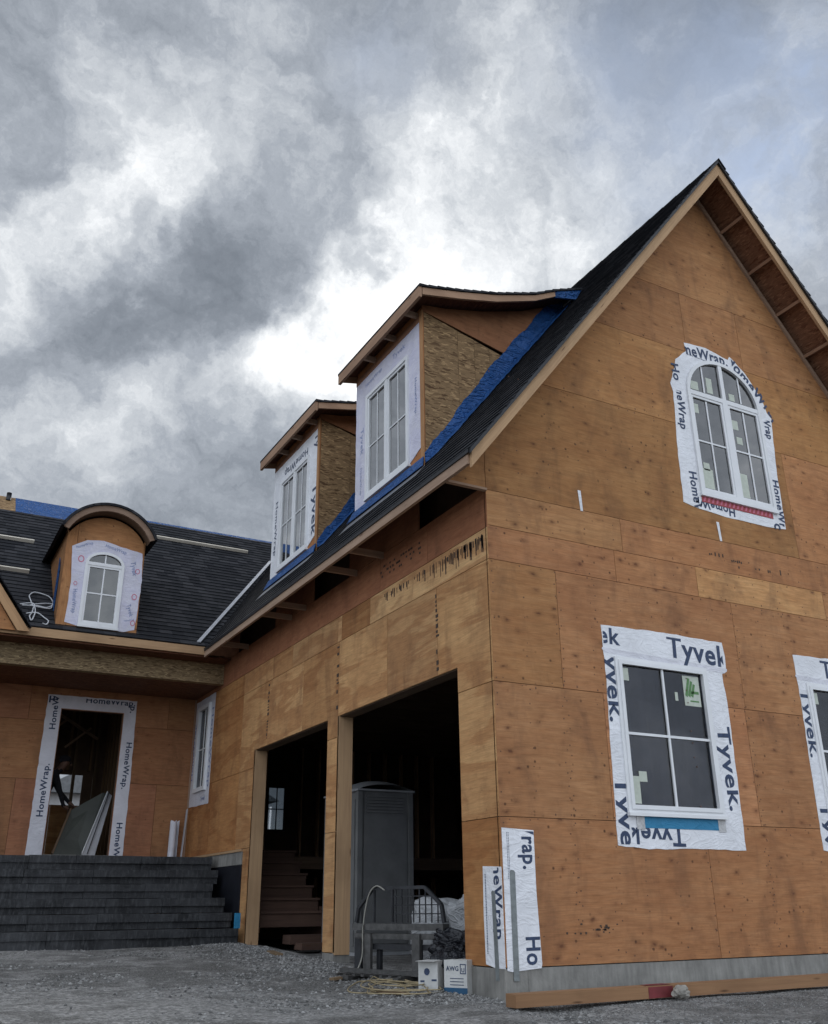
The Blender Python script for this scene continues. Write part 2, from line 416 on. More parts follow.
def fbox(mb, F, a0, a1, b0, b1, d0, d1, c=None, mi=0):
    mb.obox(F.p(a0, b0, d0), F.u * (a1 - a0), F.v * (b1 - b0), F.n * (d1 - d0), c, mi)
def clip(poly, h):              # keep h0*a+h1*b<=h2
    out = []
    for i in range(len(poly)):
        p, q = poly[i], poly[(i + 1) % len(poly)]
        dp = h[0] * p[0] + h[1] * p[1] - h[2]; dq = h[0] * q[0] + h[1] * q[1] - h[2]
        if dp <= 0: out.append(p)
        if (dp < 0 < dq) or (dq < 0 < dp):
            t = dp / (dp - dq); out.append((p[0] + (q[0] - p[0]) * t, p[1] + (q[1] - p[1]) * t))
    return out
def minus(rects, h):
    out = []
    for (a0, a1, b0, b1) in rects:
        if h[0] >= a1 or h[1] <= a0 or h[2] >= b1 or h[3] <= b0: out.append((a0, a1, b0, b1)); continue
        if h[0] > a0: out.append((a0, h[0], b0, b1))
        if h[1] < a1: out.append((h[1], a1, b0, b1))
        m0, m1 = max(a0, h[0]), min(a1, h[1])
        if h[2] > b0: out.append((m0, m1, b0, h[2]))
        if h[3] < b1: out.append((m0, m1, h[3], b1))
    return out
def sheets(mb, F, rects, holes=(), clips=(), t=.018, d=0, gap=.0028, tint=(.86, 1.08), mi=0):
    for r in rects:
        a0, a1, b0, b1 = r[:4]
        c = r[4] if len(r) > 4 else None
        if c is None: q = random.uniform(*tint); c = (q, q * random.uniform(.96, 1.04), q * random.uniform(.92, 1.08))
        m_ = r[5] if len(r) > 5 else mi
        o1, o2 = random.random() * 40, random.random() * 40
        pieces = [(a0 + gap, a1 - gap, b0 + gap, b1 - gap)]
        for h in holes: pieces = minus(pieces, h)
        for (x0, x1, y0, y1) in pieces:
            poly = [(x0, y0), (x1, y0), (x1, y1), (x0, y1)]
            for h in clips:
                poly = clip(poly, h)
                if len(poly) < 3: break
            if len(poly) < 3: continue
            mb.prism([F.p(a, b, d) for a, b in poly], -F.n * t, c, m_,
                     lambda p: ((p - F.o).dot(F.u) + o1, (p - F.o).dot(F.v) + o2))

# ---------------------------------------------------------------- lettering
_tc = {}
def glyphs(s, bold=.02):
    key = (s, bold)
    if key in _tc: return _tc[key]
    cu = bpy.data.curves.new('t', 'FONT'); cu.body = s; cu.size = 1; cu.offset = bold; cu.resolution_u = 3; cu.space_character = 1.08
    ob = bpy.data.objects.new('t', cu); COL.objects.link(ob)
    dg = bpy.context.evaluated_depsgraph_get(); me = bpy.data.meshes.new_from_object(ob.evaluated_get(dg))
    vs = [tuple(v.co) for v in me.vertices]; fs = [tuple(p.vertices) for p in me.polygons]
    bpy.data.objects.remove(ob); bpy.data.curves.remove(cu); bpy.data.meshes.remove(me)
    x0 = min(v[0] for v in vs); x1 = max(v[0] for v in vs)
    _tc[key] = (vs, fs, x0, x1); return _tc[key]
def write(mb, F, s, p0, p1, hs=1., clips=(), d=.008, bold=.02, mi=0):
    """letters of s along the baseline p0 -> p1 (both (a, b) on frame F)"""
    vs, fs, x0, x1 = glyphs(s, bold); mb.brk.append(len(mb.f))
    dx, dy = p1[0] - p0[0], p1[1] - p0[1]; L = math.hypot(dx, dy); k = L / (x1 - x0)
    ux, uy = dx / L, dy / L
    for f in fs:
        poly = []
        for i in f:
            x = (vs[i][0] - x0) * k; y = vs[i][1] * k * hs
            poly.append((p0[0] + ux * x - uy * y, p0[1] + uy * x + ux * y))
        for h in clips:
            poly = clip(poly, h)
            if len(poly) < 3: break
        if len(poly) < 3: continue
        mb.face([F.p(a, b, d) for a, b in poly], None, (1, 1, 1), mi)
def rectclip(a0, a1, b0, b1): return [(-1, 0, -a0), (1, 0, a1), (0, -1, -b0), (0, 1, b1)]

# ---------------------------------------------------------------- window pieces
def ringpts(a0, a1, b0, b1, arch, ins=0, n=20):
    """outline: rectangle, or rectangle with an elliptical head of rise arch"""
    a0 += ins; a1 -= ins; b0 += ins
    if not arch: return [(a0, b0), (a1, b0), (a1, b1 - ins), (a0, b1 - ins)]
    r = arch - ins; cx = (a0 + a1) / 2; w = (a1 - a0) / 2; bs = b1 - arch
    return [(a0, b0), (a1, b0)] + [(cx + w * math.cos(t), bs + r * math.sin(t)) for t in [math.pi * i / n for i in range(n + 1)]]
def ring(mb, F, outer, inner, d0, d1, c=(1, 1, 1)):
    n = len(outer)
    for i in range(n):
        j = (i + 1) % n
        A, B, C_, D = outer[i], outer[j], inner[j], inner[i]
        mb.face([F.p(*A, d1), F.p(*B, d1), F.p(*C_, d1), F.p(*D, d1)], None, c)
        mb.face([F.p(*B, d0), F.p(*A, d0), F.p(*D, d0), F.p(*C_, d0)], None, c)
        mb.face([F.p(*A, d0), F.p(*B, d0), F.p(*B, d1), F.p(*A, d1)], None, c)
        mb.face([F.p(*C_, d0), F.p(*D, d0), F.p(*D, d1), F.p(*C_, d1)], None, c)
def slab_poly(mb, F, poly, d0, d1, c=(1, 1, 1), mi=0): mb.prism([F.p(a, b, d0) for a, b in poly], F.n * (d1 - d0), c, mi)

# ================================================================ HOUSE
house = thing('house', 'unfinished plywood clad house with garage gable, dormers and dark shingle roof', 'house')
SLP, TB = 1.283, 5.165
T = lambda x: TB + SLP * x           # garage roof, left slope (top of deck)
W = lambda y: 4.60 + .9 * (y - 8.05)   # wing roof
RX, RZ = 3.7, TB + SLP * 3.7
EX = -.47; WR = 12.2; WZ = W(WR)

# ---- gable wall
gh_holes = [(1.52, 2.70, 1.34, 2.76), (3.12, 4.26, 5.06, 6.38), (3.06, 4.30, 6.38, 6.60), (3.12, 4.25, 6.60, 6.76), (3.3, 4.08, 6.76, 6.90), (4.36, 5.55, 1.34, 2.76)]
def slopeclips(k): return [(-SLP, 1, TB - k), (SLP, 1, TB - k + SLP * 7.4)]
rows = []
def row(z0, z1, xs, **k):
    for i in range(len(xs) - 1): rows.append((xs[i], xs[i + 1], z0, z1))
row(0, 1.22, [0, 2.47, 4.9, 7.4])
row(1.22, 2.44, [0, 1.3, 3.26, 5.7, 7.4])
row(2.44, 3.66, [0, .81, 3.28, 5.7, 7.4])
row(3.66, 4.02, [0, 1.62, 2.8])
rows.append((2.8, 4.9, 3.66, 4.02, (1.30, 1.42, 1.42))); rows.append((4.9, 7.4, 3.66, 4.02))
rows.append((0, 1.75, 4.02, 4.41)); 
rows.append((1.75, 7.4, 4.02, 4.41))
row(4.41, 5.86, [0, 4.6, 7.6])
row(5.86, 6.97, [-.2, 3.3, 7.6])
row(6.97, 7.87, [1, 3.15, 4.15, 7.4])
row(7.87, 10., [2, 5.4])
rows.append((-.44, 0, 4.40, 5.2))      # closes the end of the eave
mb = MB()
for r in rows:
    pass
# merge the 4.02-5.86 band below the springing seam on the left as the photo shows one tall sheet
sheets(mb, G, rows, gh_holes, slopeclips(.18), d=0)
wall_g = mb.build('gable_wall', M['ply'], house)
mb = MB(); sheets(mb, G, [(0, 7.4, 0, 10)], gh_holes, slopeclips(.18), t=.012, d=-.026, gap=0); mb.build('wall_backing', M['dark'], house)

# ---- garage side wall  (a = -Y)
def yr(y0, y1, z0, z1, c=None, m=0): return (-y1, -y0, z0, z1, c, m)
B1, B2, HD = (.65, 3.53), (3.88, 6.60), 2.70      # the two garage openings and their head height
s_holes = [(-B1[1], -B1[0], -1, HD), (-B2[1], -B2[0], -1, HD), (-9.66, -9.10, 2.42, 3.80)]
L1, L2, DK = (1.06, 1.05, 1.02), (.96, .97, .98), (.80, .76, .72)
srects = [yr(0, .65, 0, 1.22, (.84, .72, .60)), yr(0, .65, 1.22, 2.44, L1), yr(0, 1.04, 2.44, 3.66, L1), yr(1.04, 2.2, 2.44, 3.66, L2), yr(2.2, 3.56, 2.44, 3.66, L1),
          yr(3.56, 4.76, 2.44, 3.66, (.86, .80, .74)), yr(4.76, 6.1, 2.44, 3.66, L1), yr(6.1, 7.3, 2.44, 3.66, (.98, .95, .9)), yr(7.3, 8.9, 2.44, 3.66, (.84, .72, .6)), yr(8.9, 10.05, 2.44, 3.66, (.84, .68, .56)),
          yr(0, 2.67, 3.66, 4.0, (1.22, 1.3, 1.35)), yr(2.67, 3.5, 3.66, 4.0, (.82, .74, .66)), yr(3.5, 3.62, 3.66, 4.0, (1.2, 1.25, 1.3)), yr(3.62, 5.2, 3.66, 4.0, L2), yr(5.2, 6.0, 3.66, 4.0, (.95, .9, .85)), yr(6.0, 7.3, 3.66, 4.0, L1), yr(7.3, 10.05, 3.66, 4.0, (.84, .72, .6)),
          yr(3.53, 3.88, 0, 1.32, L2), yr(3.53, 3.88, 1.32, 2.44, L1),
          yr(6.60, 6.92, 0, 1.3, (.9, .85, .8)), yr(6.60, 7.3, 1.3, 2.44, (.95, .92, .88)), yr(7.3, 8.7, 1.3, 2.44, (.84, .7, .58)), yr(8.7, 10.05, 1.3, 2.44, (.82, .66, .54))]
for y0, y1 in ((0, 1.22), (1.22, 2.4), (2.4, 3.9), (3.9, 5.3), (5.3, 6.5), (6.5, 7.9), (7.9, 10.05)):
    srects.append(yr(y0, y1, 4.0, 4.46, (.92, .84, .86), 1))
for y0, y1 in ((1.42, 3.3), (4.5, 6.0), (7.75, 10.05)):            # blocking closed up behind the rafters
    srects.append(yr(y0, y1, 4.46, 4.98, (.88, .8, .82), 1))
mb = MB(); sheets(mb, S, srects, s_holes, d=0, gap=.0035); mb.build('garage_wall', [M['ply_light'], M['ply_red']], house)
mb = MB(); sheets(mb, S, [(-10.05, -.02, 0, 4.46)], s_holes + [(-10.06, -6.92, -1, 1.3)], t=.012, d=-.026, gap=0); mb.build('wall_backing', M['dark'], house)
# black mildew ticks and stamped columns on the sheathing
mb = MB()
for i in range(90):
    y = .08 + random.random() ** 1.4 * 2.3; h = random.uniform(.02, .13) * (1.2 if y < 1.3 else .6)
    fbox(mb, S, -y - random.uniform(.006, .02), -y, 3.93 - h - random.uniform(0, .04), 3.95 - random.uniform(0, .03), .001, .003)
for yc, z0, z1 in ((1.03, 2.75, 3.55), (3.59, 2.75, 3.6), (6.12, 2.8, 3.62)):
    z = z0
    while z < z1:
        h = random.uniform(.02, .07)
        if random.random() < .75: fbox(mb, S, -yc - .035, -yc - .035 + random.uniform(.02, .07), z, z + h * .7, .001, .003)
        z += h + .012
for i in range(34):
    y = 1.35 + random.random() * 1.1; z = 4.16 + .06 * random.randint(0, 2)
    fbox(mb, S, -y - .03, -y, z, z + .025, .001, .003)
mb.build('sheathing_stamp', M['stamp'], house)
mb = MB()
for (x, z, w, h) in [(3.05, 4.2, .25, .05), (3.4, 4.17, .2, .04), (3.5, 4.10, .06, .05), (3.75, 4.13, .3, .04), (4.1, 4.1, .03, .09), (4.2, 4.12, .03, .09), (.62, .24, .28, .03)]:
    for i in range(int(w / .03)): 
        if random.random() < .7: fbox(mb, G, x + i * .03, x + i * .03 + .018, z + random.uniform(0, .01), z + h * random.uniform(.4, 1), .001, .003)
for i in range(22): 
    a = random.gauss(1.05, .06); b = random.gauss(.27, .025); s_ = random.uniform(.006, .018); fbox(mb, G, a, a + s_ * 1.6, b, b + s_, .001, .0025)
mb.build('sheathing_stamp', M['stamp'], house)
# nail heads along the seams
mb = MB()
for x in (.03, .78, .84, 1.3, 2.44, 3.25, 3.29, 3.31, 4.88, 5.68):
    z = .08
    while z < 3.6:
        if random.random() < .7: q = x + random.uniform(-.012, .012); fbox(mb, G, q, q + .012, z, z + .012, 0, .002)
        z += random.uniform(.09, .17)
for z in (.05, 1.19, 1.25, 2.41, 2.47, 3.63, 3.69, 3.99, 5.83, 5.89):
    x = .1
    while x < 5.4:
        if random.random() < .6 and not any(h[0] - .1 < x < h[1] + .1 and h[2] - .1 < z < h[3] + .1 for h in gh_holes): fbox(mb, G, x, x + .012, z + random.uniform(-.01, .01), z + .012, 0, .002)
        x += random.uniform(.12, .3)
for i in range(14):
    x = .41 * (i + 1) - .01; z = .1
    while z < TB + SLP * min(x, 7.4 - x) - .4:
        if random.random() < .75 and not any(h[0] - .08 < x < h[1] + .08 and h[2] - .1 < z < h[3] + .1 for h in gh_holes): q = x + random.uniform(-.015, .015); w_ = random.uniform(.008, .014); fbox(mb, G, q, q + w_, z, z + w_, 0, .002)
        z += random.uniform(.12, .34)
mb.build('nail_heads', M['nailrust'], house)['kind'] = 'stuff'

# jamb lumber in the garage openings, header undersides
for (y0, y1) in (B1, B2):
    mb = MB(); mb.box(.0, .19, y1 - .004, y1 + .04, -.02, HD - .002); mb.build('door_jamb', M['lumber'], house)
    mb = MB(); mb.box(.02, .19, y0 - .04, y0 + .002, -.02, HD - .002); mb.build('door_jamb', M['lumber'], house)
    mb = MB(); mb.box(.02, .19, y0 + .003, y1 - .005, HD - .012, HD + .3); mb.build('door_header', M['lumber_dark'], house)
mb = MB(); mb.box(.021, .18, B1[1] + .045, B2[0] - .045, 0, HD); mb.build('garage_post', M['lumber_dark'], house)
mb = MB(); mb.box(-.002, .02, -.016, -.004, 0, 4.38, (.75, .7, .62)); 
# ---- foundation
mb = MB()
mb.box(-.01, .22, .0, .62, -.7, -.006); mb.build('foundation', M['conc'], house)
mb = MB(); mb.box(.225, 7.4, .004, .22, -.7, -.006); mb.build('foundation', M['conc'], house)
mb = MB(); mb.box(-.01, .2, B1[1] + .01, B2[0] - .03, -.6, -.006); mb.build('foundation', M['conc'], house)
mb = MB(); mb.box(-.006, .2, 6.62, 6.93, -.5, -.006); mb.build('foundation', M['conc'], house)
mb = MB(); mb.box(-.012, .2, 6.935, 10.05, 1.08, 1.26); mb.build('foundation', M['conc'], house)
mb = MB(); mb.box(-.008, .2, 6.935, 8.3, -.5, 1.078); mb.build('waterproofing', M['tar'], house)
mb = MB(); mb.box(-.03, .02, 6.935, 10.0, 1.262, 1.296); mb.build('sill_board', M['lumber'], house)

# ---- shingle courses as real wedges
def courses(mb, o, u, v, vlen, lo, hi, e=.143, jag=.012):
    """o origin on the eave, u along the eave, v up the slope (unit); lo(v)/hi(v) limits along u"""
    o, u, v = V(o), V(u), V(v); n = u.cross(v)
    if n.z < 0: n = -n
    k = 0; s = 0.
    while s < vlen - .01:
        s1 = min(s + e, vlen)
        a0, a1 = lo(s) - random.uniform(0, jag), hi(s) + random.uniform(0, jag); b0, b1 = lo(s1), hi(s1)
        if a1 - a0 > .02 and b1 - b0 > 0:
            t0, t1 = .022, .008
            A, B_, C_, D = o + u * a0 + v * s + n * t0, o + u * a1 + v * s + n * t0, o + u * b1 + v * s1 + n * t1, o + u * b0 + v * s1 + n * t1
            A2, B2_, C2, D2 = A - n * t0, B_ - n * t0, C_ - n * t1, D - n * t1
            fl = u.cross(v).dot(n) < 0
            def F_(p, uvs): mb.face(p[::-1] if fl else p, uvs[::-1] if fl else uvs)
            off = (k * 7.31) % 3
            F_([A, B_, C_, D], [(a0 + off, s + .001), (a1 + off, s + .001), (b1 + off, s1 - .001), (b0 + off, s1 - .001)])
            F_([A2, B2_, B_, A], [(a0 + off, s + .001), (a1 + off, s + .001), (a1 + off, s + .01), (a0 + off, s + .01)])
            F_([D2, A2, A, D], [(a0 + off, s + .001)] * 4)
            F_([B2_, C2, C_, B_], [(a1 + off, s + .001)] * 4)
        s = s1; k += 1
def deckquad(mb, pts, n, t): mb.prism(pts, V(n) * -t, (1, 1, 1))

sl = V((1, 0, SLP)).normalized(); ratio = math.hypot(1, SLP)
VL = (RX - EX) * ratio
Yv = lambda s: (8.05 + (T(EX + s / ratio) - 4.60) / .9) if EX + s / ratio < 2.40 else 16.
mb = MB(); courses(mb, (EX - .03, -.53, T(EX - .03)), (0, 1, 0), sl, VL + .04, lambda s: 0, lambda s: Yv(max(0, s - .04)) + .53)
mb.build('roof_shingles', M['shingle'], house)
mb = MB(); sr = V((-1, 0, SLP)).normalized()
courses(mb, (7.87 + .03, -.53, T(EX - .03)), (0, 1, 0), sr, VL + .04, lambda s: 0, lambda s: 16.5)
mb.build('roof_shingles', M['shingle'], house)
mb = MB()   # ridge cap
for i in range(60):
    y = -.55 + i * .28
    for sgn, nn in ((-1, 0), (1, 0)):
        a = V((RX, y, RZ + .028)); b = V((RX + sgn * .11, y, RZ - .143 + .028)); d = V((0, .3, -.012))
        mb.prism([a, b, b + d, a + d], (0, 0, -.012))
mb.build('ridge_cap', M['shingle'], house)
# deck boards under the shingles
def slab(pts, t, name, mat, par=house, ext=None):
    m_ = MB(); m_.prism(pts, ext or (0, 0, -t), (1, 1, 1)); return m_.build(name, mat, par)
tk = .03
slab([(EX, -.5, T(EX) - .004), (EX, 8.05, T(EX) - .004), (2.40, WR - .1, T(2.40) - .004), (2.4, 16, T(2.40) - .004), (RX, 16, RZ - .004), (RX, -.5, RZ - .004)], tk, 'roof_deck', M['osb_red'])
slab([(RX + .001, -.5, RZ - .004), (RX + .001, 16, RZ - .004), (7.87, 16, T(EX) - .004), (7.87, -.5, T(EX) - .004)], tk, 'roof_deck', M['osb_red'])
# rake boards, eave fascia
rk = MB(); z_ = lambda x: T(x) - .036
rk.prism([(EX - .005, -.502, z_(EX)), (RX, -.502, z_(RX)), (RX, -.502, z_(RX) - .195), (EX - .005, -.502, z_(EX) - .155 - .02)], (0, .04, 0), (1, 1, 1), 0, lambda p: (p.x * 1.64, (p.z - 1.3 * p.x))); rk.build('rake_board', M['lumber'], house)
rk = MB(); rk.prism([(RX + .003, -.5, z_(RX)), (7.87, -.5, z_(EX)), (7.87, -.5, z_(EX) - .2), (RX + .003, -.5, z_(RX) - .21)], (0, .04, 0), (1, 1, 1), 0, lambda p: (p.x * 1.64, (p.z + 1.3 * p.x))); rk.build('rake_board', M['lumber'], house)
dr = MB(); dr.prism([(EX - .035, -.535, T(EX - .035) + .01), (RX, -.535, RZ + .015), (RX, -.535, RZ - .036), (EX - .035, -.535, T(EX - .035) - .04)], (0, .03, 0)); dr.build('drip_edge', M['drip'], house)
dr = MB(); dr.prism([(RX, -.534, RZ + .015), (7.9, -.534, T(EX - .035) + .01), (7.9, -.534, T(EX - .035) - .04), (RX, -.534, RZ - .036)], (0, .03, 0)); dr.build('drip_edge', M['drip'], house)
fa = MB(); fa.box(EX - .03, EX + .008, -.46, 8.03, T(EX) - .17, T(EX) - .036); fa.build('eave_fascia', M['lumber_red'], house)
dr = MB(); dr.box(EX - .045, EX - .031, -.5, 8.03, T(EX) - .07, T(EX) - .03); dr.build('drip_edge', M['drip'], house)
mb = MB(); mb.box(.26, .28, .25, 15.9, 3.99, 5.3); mb.build('eave_gap_screen', M['interior'], house)  # dark board added inside so the eave gaps show dark, not sky
mb = MB(); mb.prism([(.1, 15.8, 3.95), (7.3, 15.8, 3.95), (7.3, 15.8, 5.0), (RX, 15.8, RZ - .2), (.1, 15.8, 5.0)], (0, .05, 0)); mb.build('rear_gable_wall', M['ply'], house)
mb = MB(); mb.box(-.022, -.003, 10.02, 10.046, 1.3, 4.2); mb.build('corner_board', M['lumber_red'], house)  # strip added over the corner seam to stop sky light leaking through
# lookouts in the right rake soffit, barge rafter against wall
for i in range(9):
    x = 4.15 + i * .43; z = T(7.4 - x) - .15
    mb = MB(); mb.beam((x, -.46, z + .03), (x, .0, z + .03), .04, .09, (1.3, 0, 1), (1.05, .95, .9)); mb.build('lookout', M['lumber_red'], house)
    x = 7.4 - x; mb = MB(); mb.beam((x, -.46, z + .03), (x, .0, z + .03), .04, .09, (-1.3, 0, 1)); mb.build('lookout', M['lumber_red'], house)
mb = MB(); mb.prism([(RX + .01, -.003, RZ - .17), (7.8, -.003, T(-.4) - .17), (7.8, -.003, T(-.4) - .26), (RX + .01, -.003, RZ - .26)], (0, -.03, 0)); mb.build('soffit_nailer', M['lumber_red'], house)
# rafter tails
y = .1
while y < 8.0:
    mb = MB(); mb.prism([(EX + .01, y, T(EX) - .05), (EX + .01, y, T(EX) - .16), (.1, y, T(.1) - .27), (.1, y, T(.1) - .05)], (0, .038, 0), (.8, .75, .7))
    mb.build('rafter_tail', M['lumber_dark'], house); y += .61
for y in (2.3, 3.05, 4.75, 5.3, 7.2):
    mb = MB(); mb.box(EX + .01, .0, y, y + .04, T(EX) - .16, T(EX) - .08); mb.build('soffit_lookout', M['lumber_red'], house)
mb = MB(); mb.box(EX + .01, -.002, -.03, .02, 4.385, 4.41, (1.1, 1.05, 1)); mb.build('return_trim', M['lumber_red'], house)

# ---- wing roof
ws = V((0, 1, .9)).normalized(); wr = math.hypot(1, .9)
Xv = lambda s: (W(8.05 - .03 + s / wr) - TB) / SLP
def wlimit(s): return Xv(s)
X0 = -9.
LG = lambda y: 0
courses_top_l = (11.62 - 8.02) * wr; courses_top_r = (12.12 - 8.02) * wr
mb = MB(); courses(mb, (0, 8.02, W(8.02)), (1, 0, 0), ws, courses_top_l, lambda s: X0, lambda s: Xv(s) - .0)
courses(mb, V((0, 8.02, W(8.02))) + ws * courses_top_l, (1, 0, 0), ws, courses_top_r - courses_top_l, lambda s: -2.3 + s * 1.4, lambda s: Xv(s + courses_top_l))
mb.build('roof_shingles', M['shingle'], house)
slab([(X0, 8.05, W(8.05) - .004), (EX, 8.05, W(8.05) - .004), ((WZ - TB) / SLP, WR, WZ - .004), (X0, WR, WZ - .004)], tk, 'roof_deck', M['osb'])
slab([(X0, WR + .001, WZ - .004), (2.4, WR + .001, WZ - .004), (EX, 16.35, W(8.05) - .004), (X0, 16.35, W(8.05) - .004)], tk, 'roof_deck', M['osb'])
mb = MB(); mb.prism([(-3.52, 11.55, W(11.55) + .002), (2.3, 11.55, W(11.55) + .002), (2.3, WR - .005, WZ - .003), (-3.52, WR - .005, WZ - .003)], (0, 0, .004)); mb.build('blue_underlayment', M['blue'], house)
mb = MB(); mb.prism([(-9, 11.45, W(11.45) + .002), (-4.2, 11.45, W(11.45) + .002), (-4.2, WR, WZ - .003), (-9, WR, WZ - .003)], (0, 0, .003)); mb.build('blue_underlayment', M['blue'], house)
mb = MB(); mb.tube([(-3.66, 12.05, W(12.05)), (-3.66, 12.05, W(12.05) + .16)], .05, 10); mb.build('vent_pipe', M['drip'], house)
fa = MB(); fa.box(X0, EX + .0, 8.012, 8.045, W(8.05) - .17, W(8.05) - .036); fa.build('eave_fascia', M['lumber'], house)
# valley flashing
p0, p1 = V((-.60, 8.06, W(8.06) + .04)), V((1.72, 11.2, W(11.2) + .05))
mb = MB(); mb.beam(p0, p1, .07, .02, (-.3, -.6, 1), (1, 1, 1)); mb.build('valley_flashing', M['metal'], house)
# roof jack boards
for (xa, xb, yy) in ((-5.5, -3.2, 10.47), (-5.5, -3.3, 9.45), (-.75, 1.25, 11.42)):
    mb = MB(); mb.beam((xa, yy, W(yy) + .05), (xb, yy, W(yy) + .05), .04, .09, (0, -.9, 1), (1, 1, 1)); mb.build('toe_board', M['pale_board'], house)
# porch beam, ceiling, wall
mb = MB(); mb.box(-9, -.004, 8.45, 8.60, 4.06, 4.55, (.95, .95, .95)); mb.build('porch_beam', M['osb_beam'], house)
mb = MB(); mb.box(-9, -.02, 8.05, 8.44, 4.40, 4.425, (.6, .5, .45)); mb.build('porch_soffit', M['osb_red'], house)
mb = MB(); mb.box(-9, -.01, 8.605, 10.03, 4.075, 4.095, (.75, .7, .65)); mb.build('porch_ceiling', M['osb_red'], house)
for i in range(12):
    x = -.5 - i * .41; mb = MB(); mb.box(x, x + .04, 8.61, 10.02, 4.10, 4.30); mb.build('ceiling_joist', M['lumber_red'], house)
DO = (-2.37, -1.31, 1.2, 3.72)
mb = MB(); sheets(mb, R, [(-5.4, -2.95, 1.3, 2.52), (-2.95, -.6, 1.3, 2.52), (-.6, 0, 1.3, 2.52), (-4.2, -1.75, 2.52, 3.5), (-1.75, 0, 2.52, 3.5), (-5.4, -2.9, 3.5, 4.2), (-2.9, -.5, 3.5, 4.2), (-.5, 0, 3.5, 4.2), (-9, -5.4, 1.3, 4.2)], [DO], d=0, tint=(.85, 1.0)); mb.build('porch_wall', M['ply_red'], house)
mb = MB(); sheets(mb, R, [(-9, 0, 1.3, 4.2)], [DO], t=.1, d=-.026, gap=0); mb.build('wall_backing', M['dark'], house)
mb = MB(); mb.box(-6.4, -6.2, 8.43, 8.62, 1.26, 4.055); mb.build('porch_post', M['lumber'], house)

# ---- arched eyebrow dormer on the wing
D = Fr((0, 8.12, 0), (1, 0, 0))
xc, hw, spr, rise = -2.29, .70, 6.27, .50
def arc(hw_, rise_, zs, n=18):
    Rr = (hw_ ** 2 + rise_ ** 2) / (2 * rise_); th = math.asin(min(1, hw_ / Rr))
    if rise_ > Rr: th = math.pi - th
    return [(xc + Rr * math.sin(t), zs + rise_ - Rr + Rr * math.cos(t)) for t in [-th + 2 * th * i / n for i in range(n + 1)]]
inner = arc(.625, .385, 6.235)
mb = MB(); whole = [(-2.92, 4.60), (-1.64, 4.60)] + inner[::-1]
# face split in two sheets with the window hole framed by the wrap
for (a0, a1, t_) in ((-3, -2.76, (.95, .95, .95)), (-2.755, -1.5, (1, 1, 1))):
    poly = clip(clip(clip(whole, (-1, 0, -a0)), (1, 0, a1)), (0, -1, -4.6))
    if a0 > -2.9:
        for h in ((0, -1, -5.98),):
            top = clip(poly, h)
        for q in (clip(poly, (0, -1, -5.98)), clip(clip(poly, (0, 1, 5.98)), (1, 0, -2.54)), clip(clip(poly, (0, 1, 5.98)), (-1, 0, 1.96)), clip(clip(clip(poly, (0, 1, 4.74)), (-1, 0, 2.54)), (1, 0, -1.96))):
            if len(q) > 2: mb.prism([D.p(a, b, 0) for a, b in q], (0, .02, 0), t_, 0, lambda p: (p.z * .3 + p.x, p.z + 3))
    else: mb.prism([D.p(a, b, 0) for a, b in poly], (0, .02, 0), t_, 0, lambda p: (p.z + 9, p.x))
eye = mb.build('arched_dormer', M['ply'], house)
for x in (-2.92, -1.66): mb = MB(); mb.prism([(x, 8.14, 4.6), (x, 8.14, 6.3), (x, 10.0, 6.3)], (.02, 0, 0), (.9, .9, .9)); mb.build('cheek_wall', M['ply'], eye)
mb = MB(); mb.prism([(-2.93, 8.42, 4.98), (-2.93, 8.42, 5.72), (-2.93, 8.56, 5.95), (-2.93, 8.62, 5.2)], (-.012, 0, 0)); mb.build('blue_flashing', M['blue'], eye)
outer = arc(.74, .485, 6.265); inn2 = arc(.66, .42, 6.23)
mb = MB()
for i in range(len(outer) - 1):
    a, b, c_, d_ = outer[i], outer[i + 1], inn2[i + 1], inn2[i]
    mb.prism([(a[0], 7.86, a[1]), (b[0], 7.86, b[1]), (c_[0], 7.86, c_[1]), (d_[0], 7.86, d_[1])], (0, .04, 0), (.7, .68, .68), 0, lambda p: (p.x, p.z * .3))
mb.build('arched_fascia', M['lumber_red'], eye)
mb = MB(); o2 = arc(.785, .52, 6.27, 18)
for s_ in range(20):
    y0, y1 = 7.83 + s_ * .143, 7.83 + (s_ + 1) * .143 + .004
    for i in range(len(outer) - 1):
        a, b = o2[i], o2[i + 1]; c_, d_ = outer[i + 1], outer[i]
        P = [(a[0], y0, a[1]), (b[0], y0, b[1]), (c_[0], y0, c_[1]), (d_[0], y0, d_[1])]
        if a[1] < W(y1) - .5 and b[1] < W(y1) - .5: continue
        mb.prism(P, (0, y1 - y0, -.008), (1, 1, 1), 0, lambda p: (p.x + i * .3, p.y))
mb.build('curved_roof', M['shingle'], eye)
mb = MB(); i3 = arc(.67, .425, 6.225)
for i in range(len(i3) - 1):
    a, b = i3[i], i3[i + 1]; mb.face([(a[0], 7.9, a[1]), (b[0], 7.9, b[1]), (b[0], 8.12, b[1]), (a[0], 8.12, a[1])])
mb.build('curved_soffit', M['lumber_dark'], eye)
